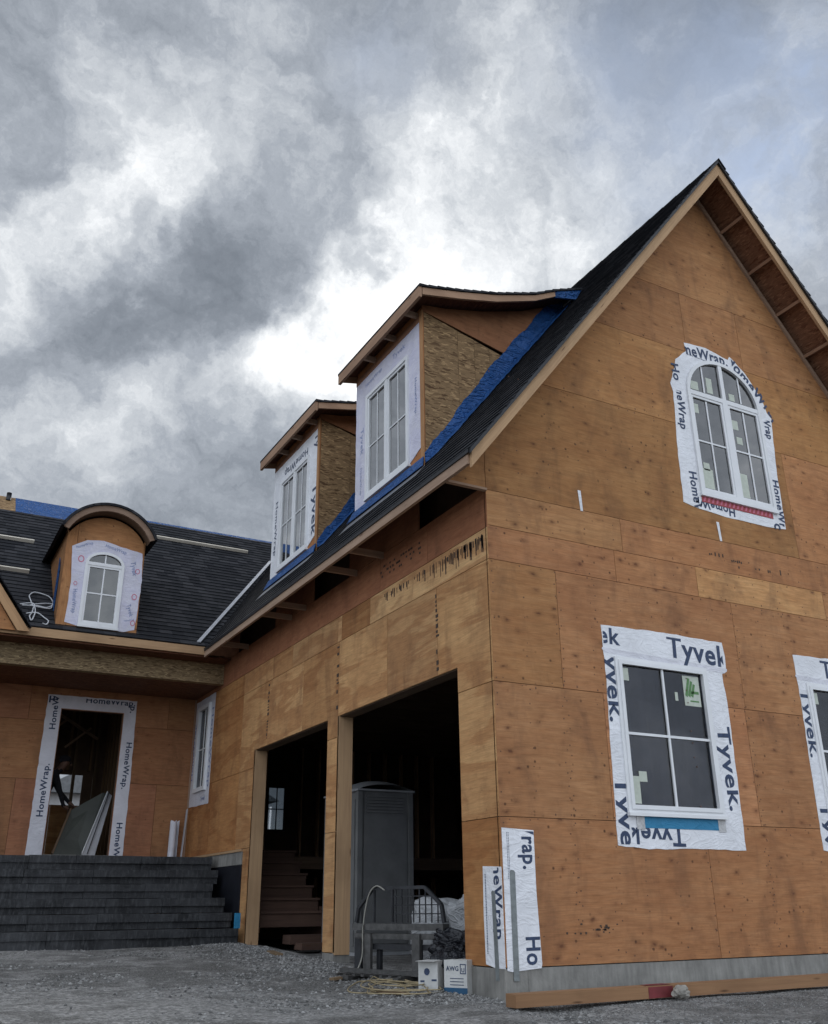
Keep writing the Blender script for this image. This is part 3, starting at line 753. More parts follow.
# its wrap and window
wrp = [(-2.79, 4.74), (-2.60, 4.70), (-1.86, 4.68), (-1.68, 4.74), (-1.64, 5.6), (-1.68, 6.08), (-2.05, 6.14), (-2.33, 6.20), (-2.6, 6.17), (-2.83, 6.03), (-2.77, 5.42)]
def arched_ring(mb, F, outer_, hole, d0, d1):
    """plate with a hole: outer_ polygon resampled against hole by angle"""
    jr = random.Random(len(outer_)); fine = []
    for i in range(len(outer_)):
        p, q = outer_[i], outer_[(i + 1) % len(outer_)]; L_ = math.hypot(q[0] - p[0], q[1] - p[1]); m_ = max(1, int(L_ / .09))
        for j in range(m_):
            t = j / m_; a_ = jr.uniform(-.006, .006) if j else 0
            fine.append((p[0] + (q[0] - p[0]) * t - (q[1] - p[1]) / L_ * a_, p[1] + (q[1] - p[1]) * t + (q[0] - p[0]) / L_ * a_))
    outer_ = fine
    cx = sum(p[0] for p in hole) / len(hole); cy = sum(p[1] for p in hole) / len(hole)
    angs = sorted(set([math.atan2(p[1] - cy, p[0] - cx) for p in outer_ + hole]))
    def hit(poly, t):
        best = None; dx, dy = math.cos(t), math.sin(t)
        for i in range(len(poly)):
            p, q = poly[i], poly[(i + 1) % len(poly)]; ex, ey = q[0] - p[0], q[1] - p[1]
            den = dx * ey - dy * ex
            if abs(den) < 1e-12: continue
            r = ((p[0] - cx) * ey - (p[1] - cy) * ex) / den; w_ = ((p[0] - cx) * dy - (p[1] - cy) * dx) / den
            if r > 0 and -1e-6 <= w_ <= 1 + 1e-6 and (best is None or r > best): best = r
        return (cx + dx * best, cy + dy * best)
    O = [hit(outer_, t) for t in angs]; I = [hit(hole, t) for t in angs]
    ring(mb, F, O, I, d0, d1)
mb = MB(); whole_w = ringpts(-2.56, -1.97, 4.73, 5.98, .22); arched_ring(mb, D, wrp, whole_w, .001, .006)
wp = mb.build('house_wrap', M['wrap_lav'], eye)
mb = MB()
for s_, p0, p1, mi in (('HomeWrap', (-2.75, 6.0), (-2.5, 6.12), 0), ('HomeWrap', (-2.3, 6.1), (-1.95, 6.02), 0), ('Tyvek', (-1.85, 5.15), (-1.78, 4.95), 0), ('HomeWrap', (-2.72, 5.3), (-2.70, 4.9), 0), ('Tyvek', (-1.86, 5.9), (-1.80, 5.66), 0), ('HomeWrap', (-1.86, 4.86), (-1.7, 4.9), 0)):
    write(mb, D, s_, p0, p1, 1.2, (), .009, .01, mi)
for (a, b, r) in ((-2.66, 5.83, .05), (-1.74, 5.3, .045), (-1.73, 5.75, .04), (-1.72, 4.85, .04), (-2.7, 5.4, .03)):
    ring(mb, D, [(a + r * math.cos(t), b + r * 1.2 * math.sin(t)) for t in [i * .524 for i in range(12)]], [(a + r * .72 * math.cos(t), b + r * .9 * math.sin(t)) for t in [i * .524 for i in range(12)]], .0065, .0085); 
    for q in range(48): mb.mi[-1 - q] = 1
mb.build('lettering', [M['ink_faint'], M['ink_red']], eye)
def arched_window(F, a0, a1, b0, b1, arch, par, names, glass, bars_v, fw=.045, split=None, proj=.03, mull=0):
    mb = MB(); O = ringpts(a0, a1, b0, b1, arch); I = ringpts(a0, a1, b0, b1, arch, fw); ring(mb, F, O, I, -.03, proj)
    O2 = ringpts(a0 + .006, a1 - .006, b0 + .006, b1 - .006, arch, 0); 
    bs = b1 - arch
    fbox(mb, F, a0 + fw, a1 - fw, bs - fw * .7, bs + fw * .5, -.02, proj * .8, (1, 1, 1))          # transom
    fbox(mb, F, a0 - .01, a1 + .01, b0 - .035, b0 + .003, -.01, proj + .012, (1, 1, 1))            # sill nose
    if mull: fbox(mb, F, mull - .045, mull + .045, b0 + fw, bs - fw * .7, -.02, proj * .8, (1, 1, 1)); fbox(mb, F, mull - .03, mull + .03, bs + fw * .5, b1 - fw, -.02, proj * .8, (1, 1, 1))
    # sash rings
    L = [(a0 + fw, (mull - .045) if mull else a1 - fw)] + ([(mull + .045, a1 - fw)] if mull else [])
    for (p, q) in L:
        ring(mb, F, ringpts(p, q, b0 + fw, bs - fw * .7, 0), ringpts(p, q, b0 + fw, bs - fw * .7, 0, .035), -.02, proj * .5)
    w = mb.build(names[0], M['vinyl'], par)
    tgt = w if names[3] else par
    mb = MB(); slab_poly(mb, F, ringpts(a0, a1, b0, b1, arch, fw * .9), -.008, -.004); mb.build(names[1], glass, tgt)
    mb = MB()
    for x, y0, y1 in bars_v: fbox(mb, F, x - .011, x + .011, y0, y1, -.003, .006, (1, 1, 1))
    for (p, q) in L:
        zz = b0 + (bs - b0) * .52; fbox(mb, F, p + .035, q - .035, zz - .011, zz + .011, -.003, .007, (1, 1, 1))
    mb.build(names[2], M['vinyl'], tgt)
    return w, tgt
w, tg = arched_window(D, -2.585, -1.955, 4.72, 6.0, .22, eye, ('window_frame', 'window_pane', 'glazing_bar', 0), M['glass_green'], [(-2.27, 4.79, 5.72), (-2.27, 5.80, 5.96)], .045)
mb = MB()
for (a, b, w_, h) in ((-2.47, 5.58, .1, .1), (-2.45, 5.45, .07, .07), (-2.2, 5.4, .2, .22), (-2.5, 4.8, .17, .15), (-2.48, 4.9, .08, .14), (-2.42, 5.84, .1, .08)): fbox(mb, D, a, a + w_, b, b + h, -.012, -.009, (1, 1, 1))
mb.build('sticker', M['sticker'], eye)

# ---- entry gable at the far left
eg = MB(); gz = lambda x: 4.50 + 1.33 * (-3.33 - x)
XG = -5.2
eg.prism([(-3.36, 7.90, gz(-3.36)), (XG, 7.9, gz(XG)), (XG, 7.9, gz(XG) - .17), (-3.48, 7.9, 4.46), (-3.30, 7.90, 4.46)], (0, .04, 0), (1, .95, .9), 0, lambda p: (p.x * 1.6, p.z + 1.33 * p.x)); 
entry = eg.build('entry_gable', M['lumber'], house)
mb = MB(); mb.prism([(-3.5, 7.96, 4.47), (XG, 7.96, gz(XG) - .1), (2 * XG + 3.5, 7.96, 4.47)], (0, .02, 0)); mb.build('gable_sheathing', M['ply'], entry)
mb = MB(); mb.prism([(XG, 7.9, gz(XG)), (XG, 7.9, gz(XG) - .17), (2 * XG + 3.48, 7.9, 4.46), (2 * XG + 3.3, 7.9, 4.46)], (0, .04, 0)); mb.build('rake_board', M['lumber'], entry)
mb = MB(); e = V((-3.30, 7.86, 4.52)); up = V((-1, 0, 1.33)).normalized(); LV = (-3.3 - XG) * math.hypot(1, 1.33)
courses(mb, e, (0, 1, 0), up, LV, lambda s: 0, lambda s: max(.1, (e + up * s).z / .9 - 4.6 / .9 + 8.05 - 7.86))
e2 = V((2 * XG + 3.30, 7.86, 4.52)); up2 = V((1, 0, 1.33)).normalized()
courses(mb, e2, (0, 1, 0), up2, LV, lambda s: 0, lambda s: max(.1, (e2 + up2 * s).z / .9 - 4.6 / .9 + 8.05 - 7.86))
mb.build('roof_shingles', M['shingle'], entry)

# ================================================================ garage roof dormers
def dormer(y0, dark_print):
    y1 = y0 + 1.92; F = Fr((.1, 0, 0), (0, -1, 0)); fx = .1
    prof = [(-.10, 7.60), (.47, 7.72), (1.03, 7.86), (1.66, 8.07), (2.0, 8.24), (2.50, T(2.5) + .06)]
    us = lambda x: next(prof[i][1] + (prof[i + 1][1] - prof[i][1]) * (x - prof[i][0]) / (prof[i + 1][0] - prof[i][0]) for i in range(5) if x <= prof[i + 1][0] + 1e-6)
    xs = [.125 + .1 * i for i in range(24)]
    hz = lambda x: 7.49 - .23 * (x - .1)
    body = MB(); body2 = MB()
    for body_, yy, ex in ((body, y0, .02), (body2, y1 - .02, .02)):
        lo = [(x, T(x) - .03) for x in (.121, 1.0, 1.512)]
        poly = [(.121, yy, T(.121) - .03), (1.50, yy, 7.165), (.121, yy, 7.485)]
        poly2 = [(.121, yy, 7.485), (1.50, yy, 7.165)]
        for (xa, xb) in ((.121, .62), (.62, .87), (.87, 1.1), (1.1, 1.5)):
            q = clip(clip([(.121, T(.121) - .03), (1.50, 7.12), (.121, 7.485)], (-1, 0, -xa - .002)), (1, 0, xb - .002))
            t_ = random.uniform(.9, 1.08); body_.prism([(a, yy, b) for a, b in q], (0, ex, 0), (t_, t_, t_), 0, lambda p: (p.x + xa, p.z))
    d = body.build('shed_dormer', M['osb'], house); body2.build('cheek_wall', M['osb'], d)
    # frieze panel above the strand board
    for yy, yo in ((y0 - .004, .018), (y1 - .016, .018)):
        mb = MB(); mb.prism([(.10, yy, 7.50)] + [(1.48, yy, 7.19), (2.42, yy, T(2.42)), (2.0, yy, us(2.0) - .08), (1.66, yy, us(1.66) - .08), (1.03, yy, us(1.03) - .08), (.47, yy, us(.47) - .08), (.10, yy, us(.1) - .06)], (0, yo, 0), (.85, .82, .8)); mb.build('frieze_panel', M['ply_red'], d)
    # front wall: plywood edge frame
    mb = MB(); WA = (-(y0 + 1.54), -(y0 + .38), 5.50, 7.0)
    sheets(mb, F, [(-y1, -y0, T(.1) - .05, 7.56, (1, .9, .85))], [WA], gap=0, t=.02, d=0); mb.build('front_wall', M['ply'], d)
    mb = MB(); fbox(mb, F, -y0 - .06, -y0 + .014, T(.1) + .0, 7.5, .0, .012, (.9, .75, .62)); mb.build('corner_board', M['lumber'], d)
    mb = MB(); fbox(mb, F, -y1 - .002, -y0 - .06, 7.36, 7.46, .001, .013, (.8, .6, .5)); mb.build('head_trim', M['lumber_red'], d)
    # wrap
    mb = MB(); arched_ring(mb, F, [(-y1, 5.42), (-y0 - .35, 5.48), (-y0 - .06, 5.58), (-y0 - .065, 6.6), (-y0 - .06, 7.36), (-y1, 7.36)], [(WA[0], WA[2]), (WA[1], WA[2]), (WA[1], WA[3]), (WA[0], WA[3])], .001, .007)
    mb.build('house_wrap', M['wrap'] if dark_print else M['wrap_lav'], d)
    mb = MB(); ik = 0 if dark_print else 1
    if dark_print:
        write(mb, F, 'HomeWrap', (-y0 - .45, 7.20), (-y0 - 1.45, 7.20), .9, (), .0095, .012)
        write(mb, F, 'HomeWrap', (-y1 + .12, 6.75), (-y1 + .12, 5.8), .75, (), .0095, .012)
        write(mb, F, 'Tyvek', (-y0 - .20, 6.45), (-y0 - .20, 5.6), .75, (), .0095, .02)
        write(mb, F, 'Ty', (-y0 - .16, 7.3), (-y0 - .16, 7.05), .9, rectclip(-y0 - .4, -y0 - .07, 5, 7.33), .0095, .02)
    else:
        for (s_, p, q) in (('HomeWrap', (-y1 + .3, 7.2), (-y1 + .8, 7.22)), ('Tyvek', (-y0 - .8, 7.2), (-y0 - .45, 7.2)), ('HomeWrap', (-y0 - .2, 6.6), (-y0 - .2, 6.1)), ('Tyvek', (-y1 + .16, 6.6), (-y1 + .16, 6.2)), ('HomeWrap', (-y1 + .16, 6.0), (-y1 + .16, 5.6))): write(mb, F, s_, p, q, .8, (), .0095, .005)
    mb.build('lettering', M['ink'] if dark_print else M['ink_faint'], d)
    # window: two casements, each two by two
    mb = MB(); a0, a1, b0, b1 = WA; ring(mb, F, ringpts(a0 - .03, a1 + .03, b0 - .03, b1 + .03, 0), ringpts(a0, a1, b0, b1, 0, .02), -.03, .035)
    mid = (a0 + a1) / 2; fbox(mb, F, mid - .035, mid + .035, b0 + .02, b1 - .02, -.02, .03, (1, 1, 1))
    for (p, q) in ((a0 + .02, mid - .035), (mid + .035, a1 - .02)): ring(mb, F, ringpts(p, q, b0 + .02, b1 - .02, 0), ringpts(p, q, b0 + .02, b1 - .02, 0, .035), -.015, .018)
    fbox(mb, F, a0 - .045, a1 + .045, b0 - .06, b0 - .031, 0, .045, (1, 1, 1))
    mb.build('window_frame', M['vinyl'], d)
    mb = MB(); fbox(mb, F, a0, a1, b0, b1, -.008, -.004); mb.build('window_pane', M['glass_pale'], d)
    mb = MB()
    for (p, q) in ((a0 + .055, mid - .07), (mid + .07, a1 - .055)):
        m_ = (p + q) / 2; fbox(mb, F, m_ - .009, m_ + .009, b0 + .055, b1 - .055, -.003, .005, (1, 1, 1)); zz = (b0 + b1) / 2 - .03; fbox(mb, F, p, q, zz - .009, zz + .009, -.003, .006, (1, 1, 1))
    mb.build('glazing_bar', M['vinyl'], d)
    # pale sheet added close behind the glass to brighten the panes
    mb = MB(); mb.box(.20, .21, y0 + .1, y1 - .1, 5.35, 7.2); mb.build('pane_backing_sheet', M['pane_backing'], d)
    # roof shell following the curved profile
    ya, yb = y0 - .34, y1 + .16
    mb = MB()
    X = [-.13 + .13 * i for i in range(21)]
    for i in range(20):
        xa, xb = X[i], min(X[i + 1], 2.5); za, zb = us(max(xa, -.1)), us(max(xb, -.1))
        mb.prism([(xa, ya - .02, za + .012), (xb, ya - .02, zb), (xb, ya - .02, zb - .025), (xa, ya - .02, za - .025)], (0, yb - ya + .04, 0), (1, 1, 1), 0, lambda p: (p.y + i * 7.31, .02 + i * .143 + (p.x - xa)))
    mb.build('dormer_shingles', M['shingle'], d)
    for (nm, y_, mat) in (('side_fascia', ya, M['lumber_red']), ('side_fascia', yb - .035, M['lumber_red'])):
        mb = MB(); up_ = [(x, y_, us(x) - .03) for x in (-.08, .2, .47, .8, 1.03, 1.35, 1.66, 2.0)]; dn = [(x, y_, us(x) - .13 + max(0, x - 1.2) * .03) for x in (2.0, 1.66, 1.35, 1.03, .8, .47, .2, -.08)]
        for i in range(7): mb.prism([up_[i], up_[i + 1], dn[6 - i], dn[7 - i]], (0, .035, 0), (1.15, 1.05, .95), 0, lambda p: (p.x, p.z * .3))
        mb.build(nm, M['lumber_red'], d)
    mb = MB(); mb.prism([(2.0, ya - .003, us(2.0) - .02), (2.47, ya - .003, us(2.47) - .02), (2.36, ya - .003, T(2.36) + .01), (2.0, ya - .003, us(2.) - .12)], (0, .03, 0)); mb.build('blue_end_wrap', M['blue'], d)
    mb = MB(); mb.box(-.13, -.09, ya, yb, 7.43, 7.585, (1, .9, .82)); mb.build('front_fascia', M['lumber_red'], d)
    mb = MB()
    sp = [(x, us(x) - .03) for x in (-.09, .47, 1.03, 1.66, 2.3)]
    for i in range(4): mb.prism([(sp[i][0], ya + .04, sp[i][1]), (sp[i + 1][0], ya + .04, sp[i + 1][1]), (sp[i + 1][0], yb - .04, sp[i + 1][1]), (sp[i][0], yb - .04, sp[i][1])], (0, 0, -.015), (.6, .5, .5))
    mb.build('dormer_deck', M['osb_red'], d)
    for yy in (y0 + .1, y0 + .7, y0 + 1.3): mb = MB(); mb.box(-.09, .1, yy, yy + .035, 7.44, 7.52); mb.build('rafter_end', M['lumber_red'], d)
    # blue membrane round the base: on the cheek, on the roof and below the window
    mb = MB(); n = 60; W1 = []
    for i in range(n + 1):
        x = .1 + i * 2.28 / n; jw = random.uniform(-.012, .012) + .02 * math.sin(i * .55)
        rn = V((-1.3, 0, 1)).normalized()
        c0 = V((x, y0 - .014 - .004 * (i % 2), T(x) + .17 + .2 * min(1, (x - .1) / 1.) + jw)); c1 = V((x, y0 - .03, T(x) + .045 + random.uniform(-.01, .03))); c2 = V((x, y0 - .27 + jw * .7, T(x) + .038 + random.uniform(0, .012)))
        W1.append((c0, c1, c2))
    for i in range(n):
        for j in range(2):
            mb.face([W1[i][j], W1[i][j + 1], W1[i + 1][j + 1], W1[i + 1][j]])
    mb.build('blue_membrane', M['blue'], d)
    mb = MB(); a = T(.1); mb.prism([(.085, y0 - .02, a + .12), (.085, y1 + .02, a + .12), (.03, y1 + .1, a - .03), (-.0, y0 - .14, a - .07)], (-.012, 0, .0)); mb.build('blue_apron', M['blue'], d)
    mb = MB(); xa = -.10; mb.prism([(.03, y0 - .14, T(.03) + .032), (.03, y1 + .1, T(.03) + .032), (xa, y1 + .1, T(xa) + .034), (xa, y0 - .14, T(xa) + .034)], (-.003, 0, .003)); mb.build('metal_apron', M['metal_dark'], d)
    return d
M['metal_dark'] = simple('dull_grey_flashing', (.16, .165, .18), .5, .3, 10, .15, .1)
M['pane_backing'] = simple('white_pane_backing', (.80, .78, .82), .8, 0, 2, .12, .1)
M['lining'] = simple('pale_interior_lining', (.42, .41, .45), .9, 0, 3, .1, .1)
dormer(1.44, False)
dormer(4.70, True)

# ================================================================ gable windows
def gwrap(poly, hole, mat=None): 
    m_ = MB(); arched_ring(m_, G, poly, hole, .001, .005); return m_.build('house_wrap', mat or M['wrap'], house)
def sq_window(dx, st=True):
    H = [(1.50 + dx, 1.32), (2.73 + dx, 1.32), (2.73 + dx, 2.80), (1.50 + dx, 2.80)]
    out = [(1.32 + dx, 1.0), (1.7 + dx, .97), (2.3 + dx, .985), (2.99 + dx, .98), (3.0 + dx, 1.6), (3.01 + dx, 2.4), (2.99 + dx, 2.80), (3.06 + dx, 2.86), (3.07 + dx, 3.0), (3.05 + dx, 3.16), (2.2 + dx, 3.17), (1.345 + dx, 3.15), (1.36 + dx, 2.6), (1.335 + dx, 1.9)]
    wp = gwrap(out, H)
    mb = MB()
    if st:
        write(mb, G, 'Tyvek', (2.22 + dx, 2.92), (3.12 + dx, 2.88), .98, rectclip(1.36 + dx, 3.03 + dx, 1, 3.13), .007, .024)
        write(mb, G, 'Tyvek', (.86 + dx, 2.98), (1.58 + dx, 2.96), .95, rectclip(1.36 + dx, 1.8 + dx, 1, 3.13), .007, .024)
        write(mb, G, 'Tyvek.', (1.355 + dx, 3.02), (1.36 + dx, 2.16), .82, rectclip(1.35 + dx, 1.47 + dx + .03, 1, 2.82), .007, .024)
        write(mb, G, 'Tyvek', (1.345 + dx, 1.64), (1.365 + dx, .80), .8, rectclip(1.335 + dx, 1.62 + dx, 1.01, 1.9), .007, .024)
        write(mb, G, 'Tyvek', (2.18 + dx, 1.17), (1.45 + dx, 1.19), .9, rectclip(1.5 + dx, 2.4 + dx, 1.0, 1.165), .007, .024)
        write(mb, G, 'Tyvek.', (2.80 + dx, 2.22), (2.84 + dx, 1.36), .86, rectclip(2.76 + dx, 2.985 + dx, 1.0, 2.5), .007, .024)
    else:
        write(mb, G, 'Tyvek', (4.62, 2.93), (5.45, 2.92), .98, rectclip(4.2, 5.85, 1, 3.13), .007, .024)
        write(mb, G, 'Tyvek.', (4.195, 2.76), (4.195, 1.98), .8, rectclip(4.19, 4.4, 1, 2.8), .007, .024)
        write(mb, G, 'Tyvek', (4.20, 1.50), (4.21, .72), .8, rectclip(4.19, 4.43, 1.01, 1.9), .007, .024)
    mb.build('lettering', M['ink'], wp)
    mb = MB(); fbox(mb, G, 1.66 + dx, 2.74 + dx, 1.165, 1.285, .006, .009); mb.build('sill_tape', M['blue_tape'], wp)
    for a in (1.57, 2.64):
        mb = MB(); fbox(mb, G, a + dx, a + .1 + dx, 1.15, 1.29, .0095, .012); mb.build('corner_tape', M['silver'], wp)
    # overlapped top flap edge
    mb = MB(); mb.prism([G.p(1.33 + dx, 2.9, .0055), G.p(1.36 + dx, 2.86, .0055), G.p(3.02 + dx, 2.81, .0055), G.p(3.07 + dx, 2.84, .0055), G.p(3.07 + dx, 2.865, .0055), G.p(1.34 + dx, 2.915, .0055)], G.n * .001); 
    mb.build('wrap_flap', M['wrap_grey'], wp)
    F = G; mb = MB(); a0, a1, b0, b1 = 1.48 + dx, 2.745 + dx, 1.30, 2.835
    ring(mb, F, ringpts(a0, a1, b0, b1, 0), ringpts(a0, a1, b0, b1, 0, .035), -.03, .022)
    ring(mb, F, ringpts(a0, a1, b0, b1, 0, .035), ringpts(a0, a1, b0, b1, 0, .075), -.03, .035)
    fbox(mb, F, a0 - .015, a1 + .015, b0 - .03, b0 + .002, 0, .05, (1, 1, 1))
    win = mb.build('window', M['vinyl'], house)
    mb = MB(); fbox(mb, F, a0 + .07, a1 - .07, b0 + .07, b1 - .07, -.01, -.006); mb.build('pane', M['glass_low'], win)
    mb = MB(); m_ = (a0 + a1) / 2; fbox(mb, F, m_ - .013, m_ + .013, b0 + .075, b1 - .075, -.005, .012, (1, 1, 1)); fbox(mb, F, a0 + .075, m_ - .013, 2.05, 2.076, -.005, .012, (1, 1, 1)); fbox(mb, F, m_ + .013, a1 - .075, 2.05, 2.076, -.005, .012, (1, 1, 1)); mb.build('glazing_bar', M['vinyl'], win)
    for (a, b, w_, h) in (((1.56, 2.60, .10, .13), (2.40, 2.41, .23, .32), (1.56, 1.39, .11, .26), (1.67, 1.60, .10, .10), (2.27, 2.45, .04, .09)) if st else ((1.56, 2.60, .10, .13),)):
        mb = MB(); fbox(mb, F, a + dx, a + w_ + dx, b, b + h, -.0055, -.004, (1, 1, 1)); mb.build('sticker', M['sticker'], win)
    if st:
        mb = MB()
        for k_ in range(3): mb.prism([G.p(2.415 + k_ * .04, 2.52 + k_ * .0, -.003), G.p(2.445 + k_ * .04, 2.50, -.003), G.p(2.50 + k_ * .035, 2.70 - k_ * .03, -.003), G.p(2.47 + k_ * .035, 2.71 - k_ * .03, -.003)], G.n * .001)
        fbox(mb, G, 2.48, 2.60, 2.455, 2.47, -.0035, -.002); fbox(mb, G, 2.50, 2.61, 2.54, 2.57, -.0035, -.002)
        mb.build('sticker_print', M['sticker_g'], win)
sq_window(0.)
sq_window(2.83, False)
# arched window in the gable
HA = ringpts(3.06, 4.30, 4.97, 6.94, .56)
outA = [(2.75, 4.81), (3.0, 4.77), (3.5, 4.74), (4.2, 4.75), (4.44, 4.77), (4.45, 5.4), (4.49, 6.0), (4.53, 6.35), (4.46, 6.42), (4.40, 6.62), (4.15, 6.95), (3.92, 7.12), (3.88, 7.06), (3.5, 7.13), (3.12, 7.10), (3.14, 6.98), (2.93, 6.80), (2.90, 6.68), (2.79, 6.42), (2.82, 6.3), (2.77, 5.6)]
wa = gwrap(outA, HA)
mb = MB(); CL = ()
write(mb, G, 'HomeWrap.', (2.82, 6.93), (3.86, 6.95), 1.15, [(-1, 0, -3.12), (0, 1, 7.09)], .008, .025)
write(mb, G, 'HomeWrap', (3.83, 7.06), (4.62, 6.28), 1.1, [(1, .42, 4.45 + .42 * 6.6), (.75, 1, 6.95 + .75 * 4.17), (-1, 0, -3.94)], .008, .025)
write(mb, G, 'HomeWrap', (4.36, 6.72), (4.38, 6.02), 1.2, rectclip(4.3, 4.52, 6, 6.3), .008, .025)
write(mb, G, 'HomeWrap', (4.33, 5.43), (4.34, 4.62), 1.15, rectclip(4.3, 4.445, 4.80, 5.6), .008, .025)
write(mb, G, 'HomeWrap', (2.90, 5.24), (2.93, 4.45), 1.1, rectclip(2.78, 3.04, 4.78, 5.6), .008, .025)
write(mb, G, 'HomeWrap', (3.58, 4.88), (2.80, 4.93), 1.1, rectclip(2.95, 3.7, 4.77, 4.96), .008, .025)
write(mb, G, 'HomeWrap', (2.88, 6.62), (2.86, 5.8), 1.05, rectclip(2.82, 3.02, 5.8, 6.34), .008, .025)
write(mb, G, 'Ho', (2.84, 6.72), (2.86, 6.48), .9, rectclip(2.84, 3.02, 6.45, 6.9), .008, .025)
write(mb, G, 'c', (4.24, 4.82), (4.24, 4.74), 1.1, (), .008, .025)
for i in range(60):
    a = 3.15 + i * .013; 
    if i % 9 != 8: fbox(mb, G, a, a + .006, 6.93 - .001 * i * .6, 6.945 - .001 * i * .6, .0055, .0065)
mb.build('lettering', M['ink'], wa)
mb = MB(); fbox(mb, G, 3.05, 4.24, 4.87, 4.965, .006, .0095); mb.build('sill_tape', M['red_tape'], wa)
mb = MB()
for i in range(17): mb.prism([G.p(3.07 + i * .068, 4.885, .01), G.p(3.10 + i * .068, 4.885, .01), G.p(3.13 + i * .068, 4.95, .01), G.p(3.10 + i * .068, 4.95, .01)], G.n * .001)
mb.build('tape_pattern', M['ink_red'], wa)
w, tg = arched_window(G, 3.045, 4.315, 4.98, 6.95, .57, house, ('window', 'pane', 'glazing_bar', 1), M['glass'],
    [(3.36, 5.06, 6.30), (3.36, 6.43, 6.83), (4.0, 5.06, 6.30), (4.0, 6.43, 6.83)], .05, mull=3.68)
for (a, b, w_, h) in ((3.14, 6.44, .13, .12), (3.12, 6.10, .1, .13), (3.14, 5.08, .17, .26), (3.17, 5.32, .1, .1), (3.80, 6.44, .1, .1), (3.76, 6.02, .12, .13), (3.82, 5.82, .1, .1), (3.78, 5.08, .12, .32), (3.42, 6.45, .1, .22)):
    mb = MB(); fbox(mb, G, a, a + w_, b, b + h, -.0035, -.002, (1, 1, 1)); mb.build('sticker', M['sticker'], w)
# white tape tabs stuck on the plywood
for (a, b, t_) in ((1.19, 4.40, .24), (3.24, 4.41, .24)):
    mb = MB(); mb.prism([G.p(a, b + t_, .002), G.p(a + .04, b + t_, .002), G.p(a + .05, b, .002), G.p(a + .018, b, .002)], G.n * .004); mb.build('tape_tab', M['wrap'], house)
# wrap strips folded round the bottom corner
mb = MB(); mb.prism([G.p(.012, 1.125, .002), G.p(.355, 1.11, .002), G.p(.35, .6, .002), G.p(.37, .02, .002), G.p(.36, -.01, .002), G.p(.06, -.03, .002), G.p(.012, -.02, .002)], G.n * .004); c1 = mb.build('house_wrap', M['wrap'], house)
mb = MB(); write(mb, G, 'HomeWrap.', (.215, 1.70), (.225, .78), 1.25, rectclip(.05, .352, .7, 1.10), .0075, .025)
write(mb, G, 'HomeWrap.', (.215, .235), (.225, -.70), 1.25, rectclip(.05, .36, .0, .3), .0075, .025)
for i in range(30):
    for a in (.06, .075): fbox(mb, G, a, a + .006, 1.08 - i * .013, 1.088 - i * .013, .0065, .0072)
mb.build('lettering', M['ink'], c1)
mb = MB(); mb.prism([G.p(.075, .76, .007), G.p(.09, .775, .007), G.p(.12, .77, .007), G.p(.13, .755, .007), G.p(.125, -.1, .007), G.p(.07, -.1, .007)], G.n * .004); mb.build('foil_tape', M['grey_tape'], c1)
mb = MB(); mb.prism([S.p(-.002, .80, .002), S.p(-.30, .815, .002), S.p(-.31, .4, .002), S.p(-.30, .02, .002), S.p(-.002, -.03, .002)], S.n * .004); c2 = mb.build('house_wrap', M['wrap'], house)
mb = MB(); write(mb, S, 'HomeWrap', (-.125, 1.10), (-.125, .22), 1.0, rectclip(-.3, -.004, .1, .795), .0075, .025)
for i in range(50):
    fbox(mb, S, -.27, -.255, .74 - i * .013, .748 - i * .013, .0065, .0072)
mb.build('lettering', M['ink'], c2)
mb = MB(); mb.prism([S.p(-.165, .60, .008), S.p(-.145, .61, .008), S.p(-.11, .60, .008), S.p(-.09, -.1, .008), S.p(-.145, -.1, .008)], S.n * .004); mb.build('foil_tape', M['grey_tape'], c2)

# ---- porch side window (on the garage side wall)
HS = [(-9.66, 2.42), (-9.10, 2.42), (-9.10, 3.80), (-9.66, 3.80)]
mb = MB(); arched_ring(mb, S, [(-10.0, 2.14), (-8.85, 2.12), (-8.86, 3.2), (-8.84, 4.0), (-9.98, 4.0), (-9.97, 3.0)], HS, .001, .006); wp = mb.build('house_wrap', M['wrap_grey'], house)
mb = MB(); write(mb, S, 'HomeWrap', (-8.97, 3.75), (-8.97, 2.4), .6, (), .009, .01); write(mb, S, 'HomeWrap', (-9.9, 2.6), (-9.9, 3.6), .6, (), .009, .01); write(mb, S, 'Tyvek', (-9.3, 2.2), (-9.05, 2.2), 1., (), .009, .02); mb.build('lettering', M['ink_faint'], wp)
mb = MB(); ring(mb, S, ringpts(-9.72, -9.04, 2.36, 3.86, 0), ringpts(-9.72, -9.04, 2.36, 3.86, 0, .07), -.03, .05); win = mb.build('window', M['vinyl'], house)
mb = MB(); fbox(mb, S, -9.66, -9.10, 2.42, 3.8, -.01, -.006); mb.build('pane', M['glass_low'], win)
mb = MB(); fbox(mb, S, -9.39, -9.37, 2.43, 3.79, -.005, .008, (1, 1, 1)); fbox(mb, S, -9.65, -9.11, 3.08, 3.10, -.004, .009, (1, 1, 1)); mb.build('glazing_bar', M['vinyl'], win)
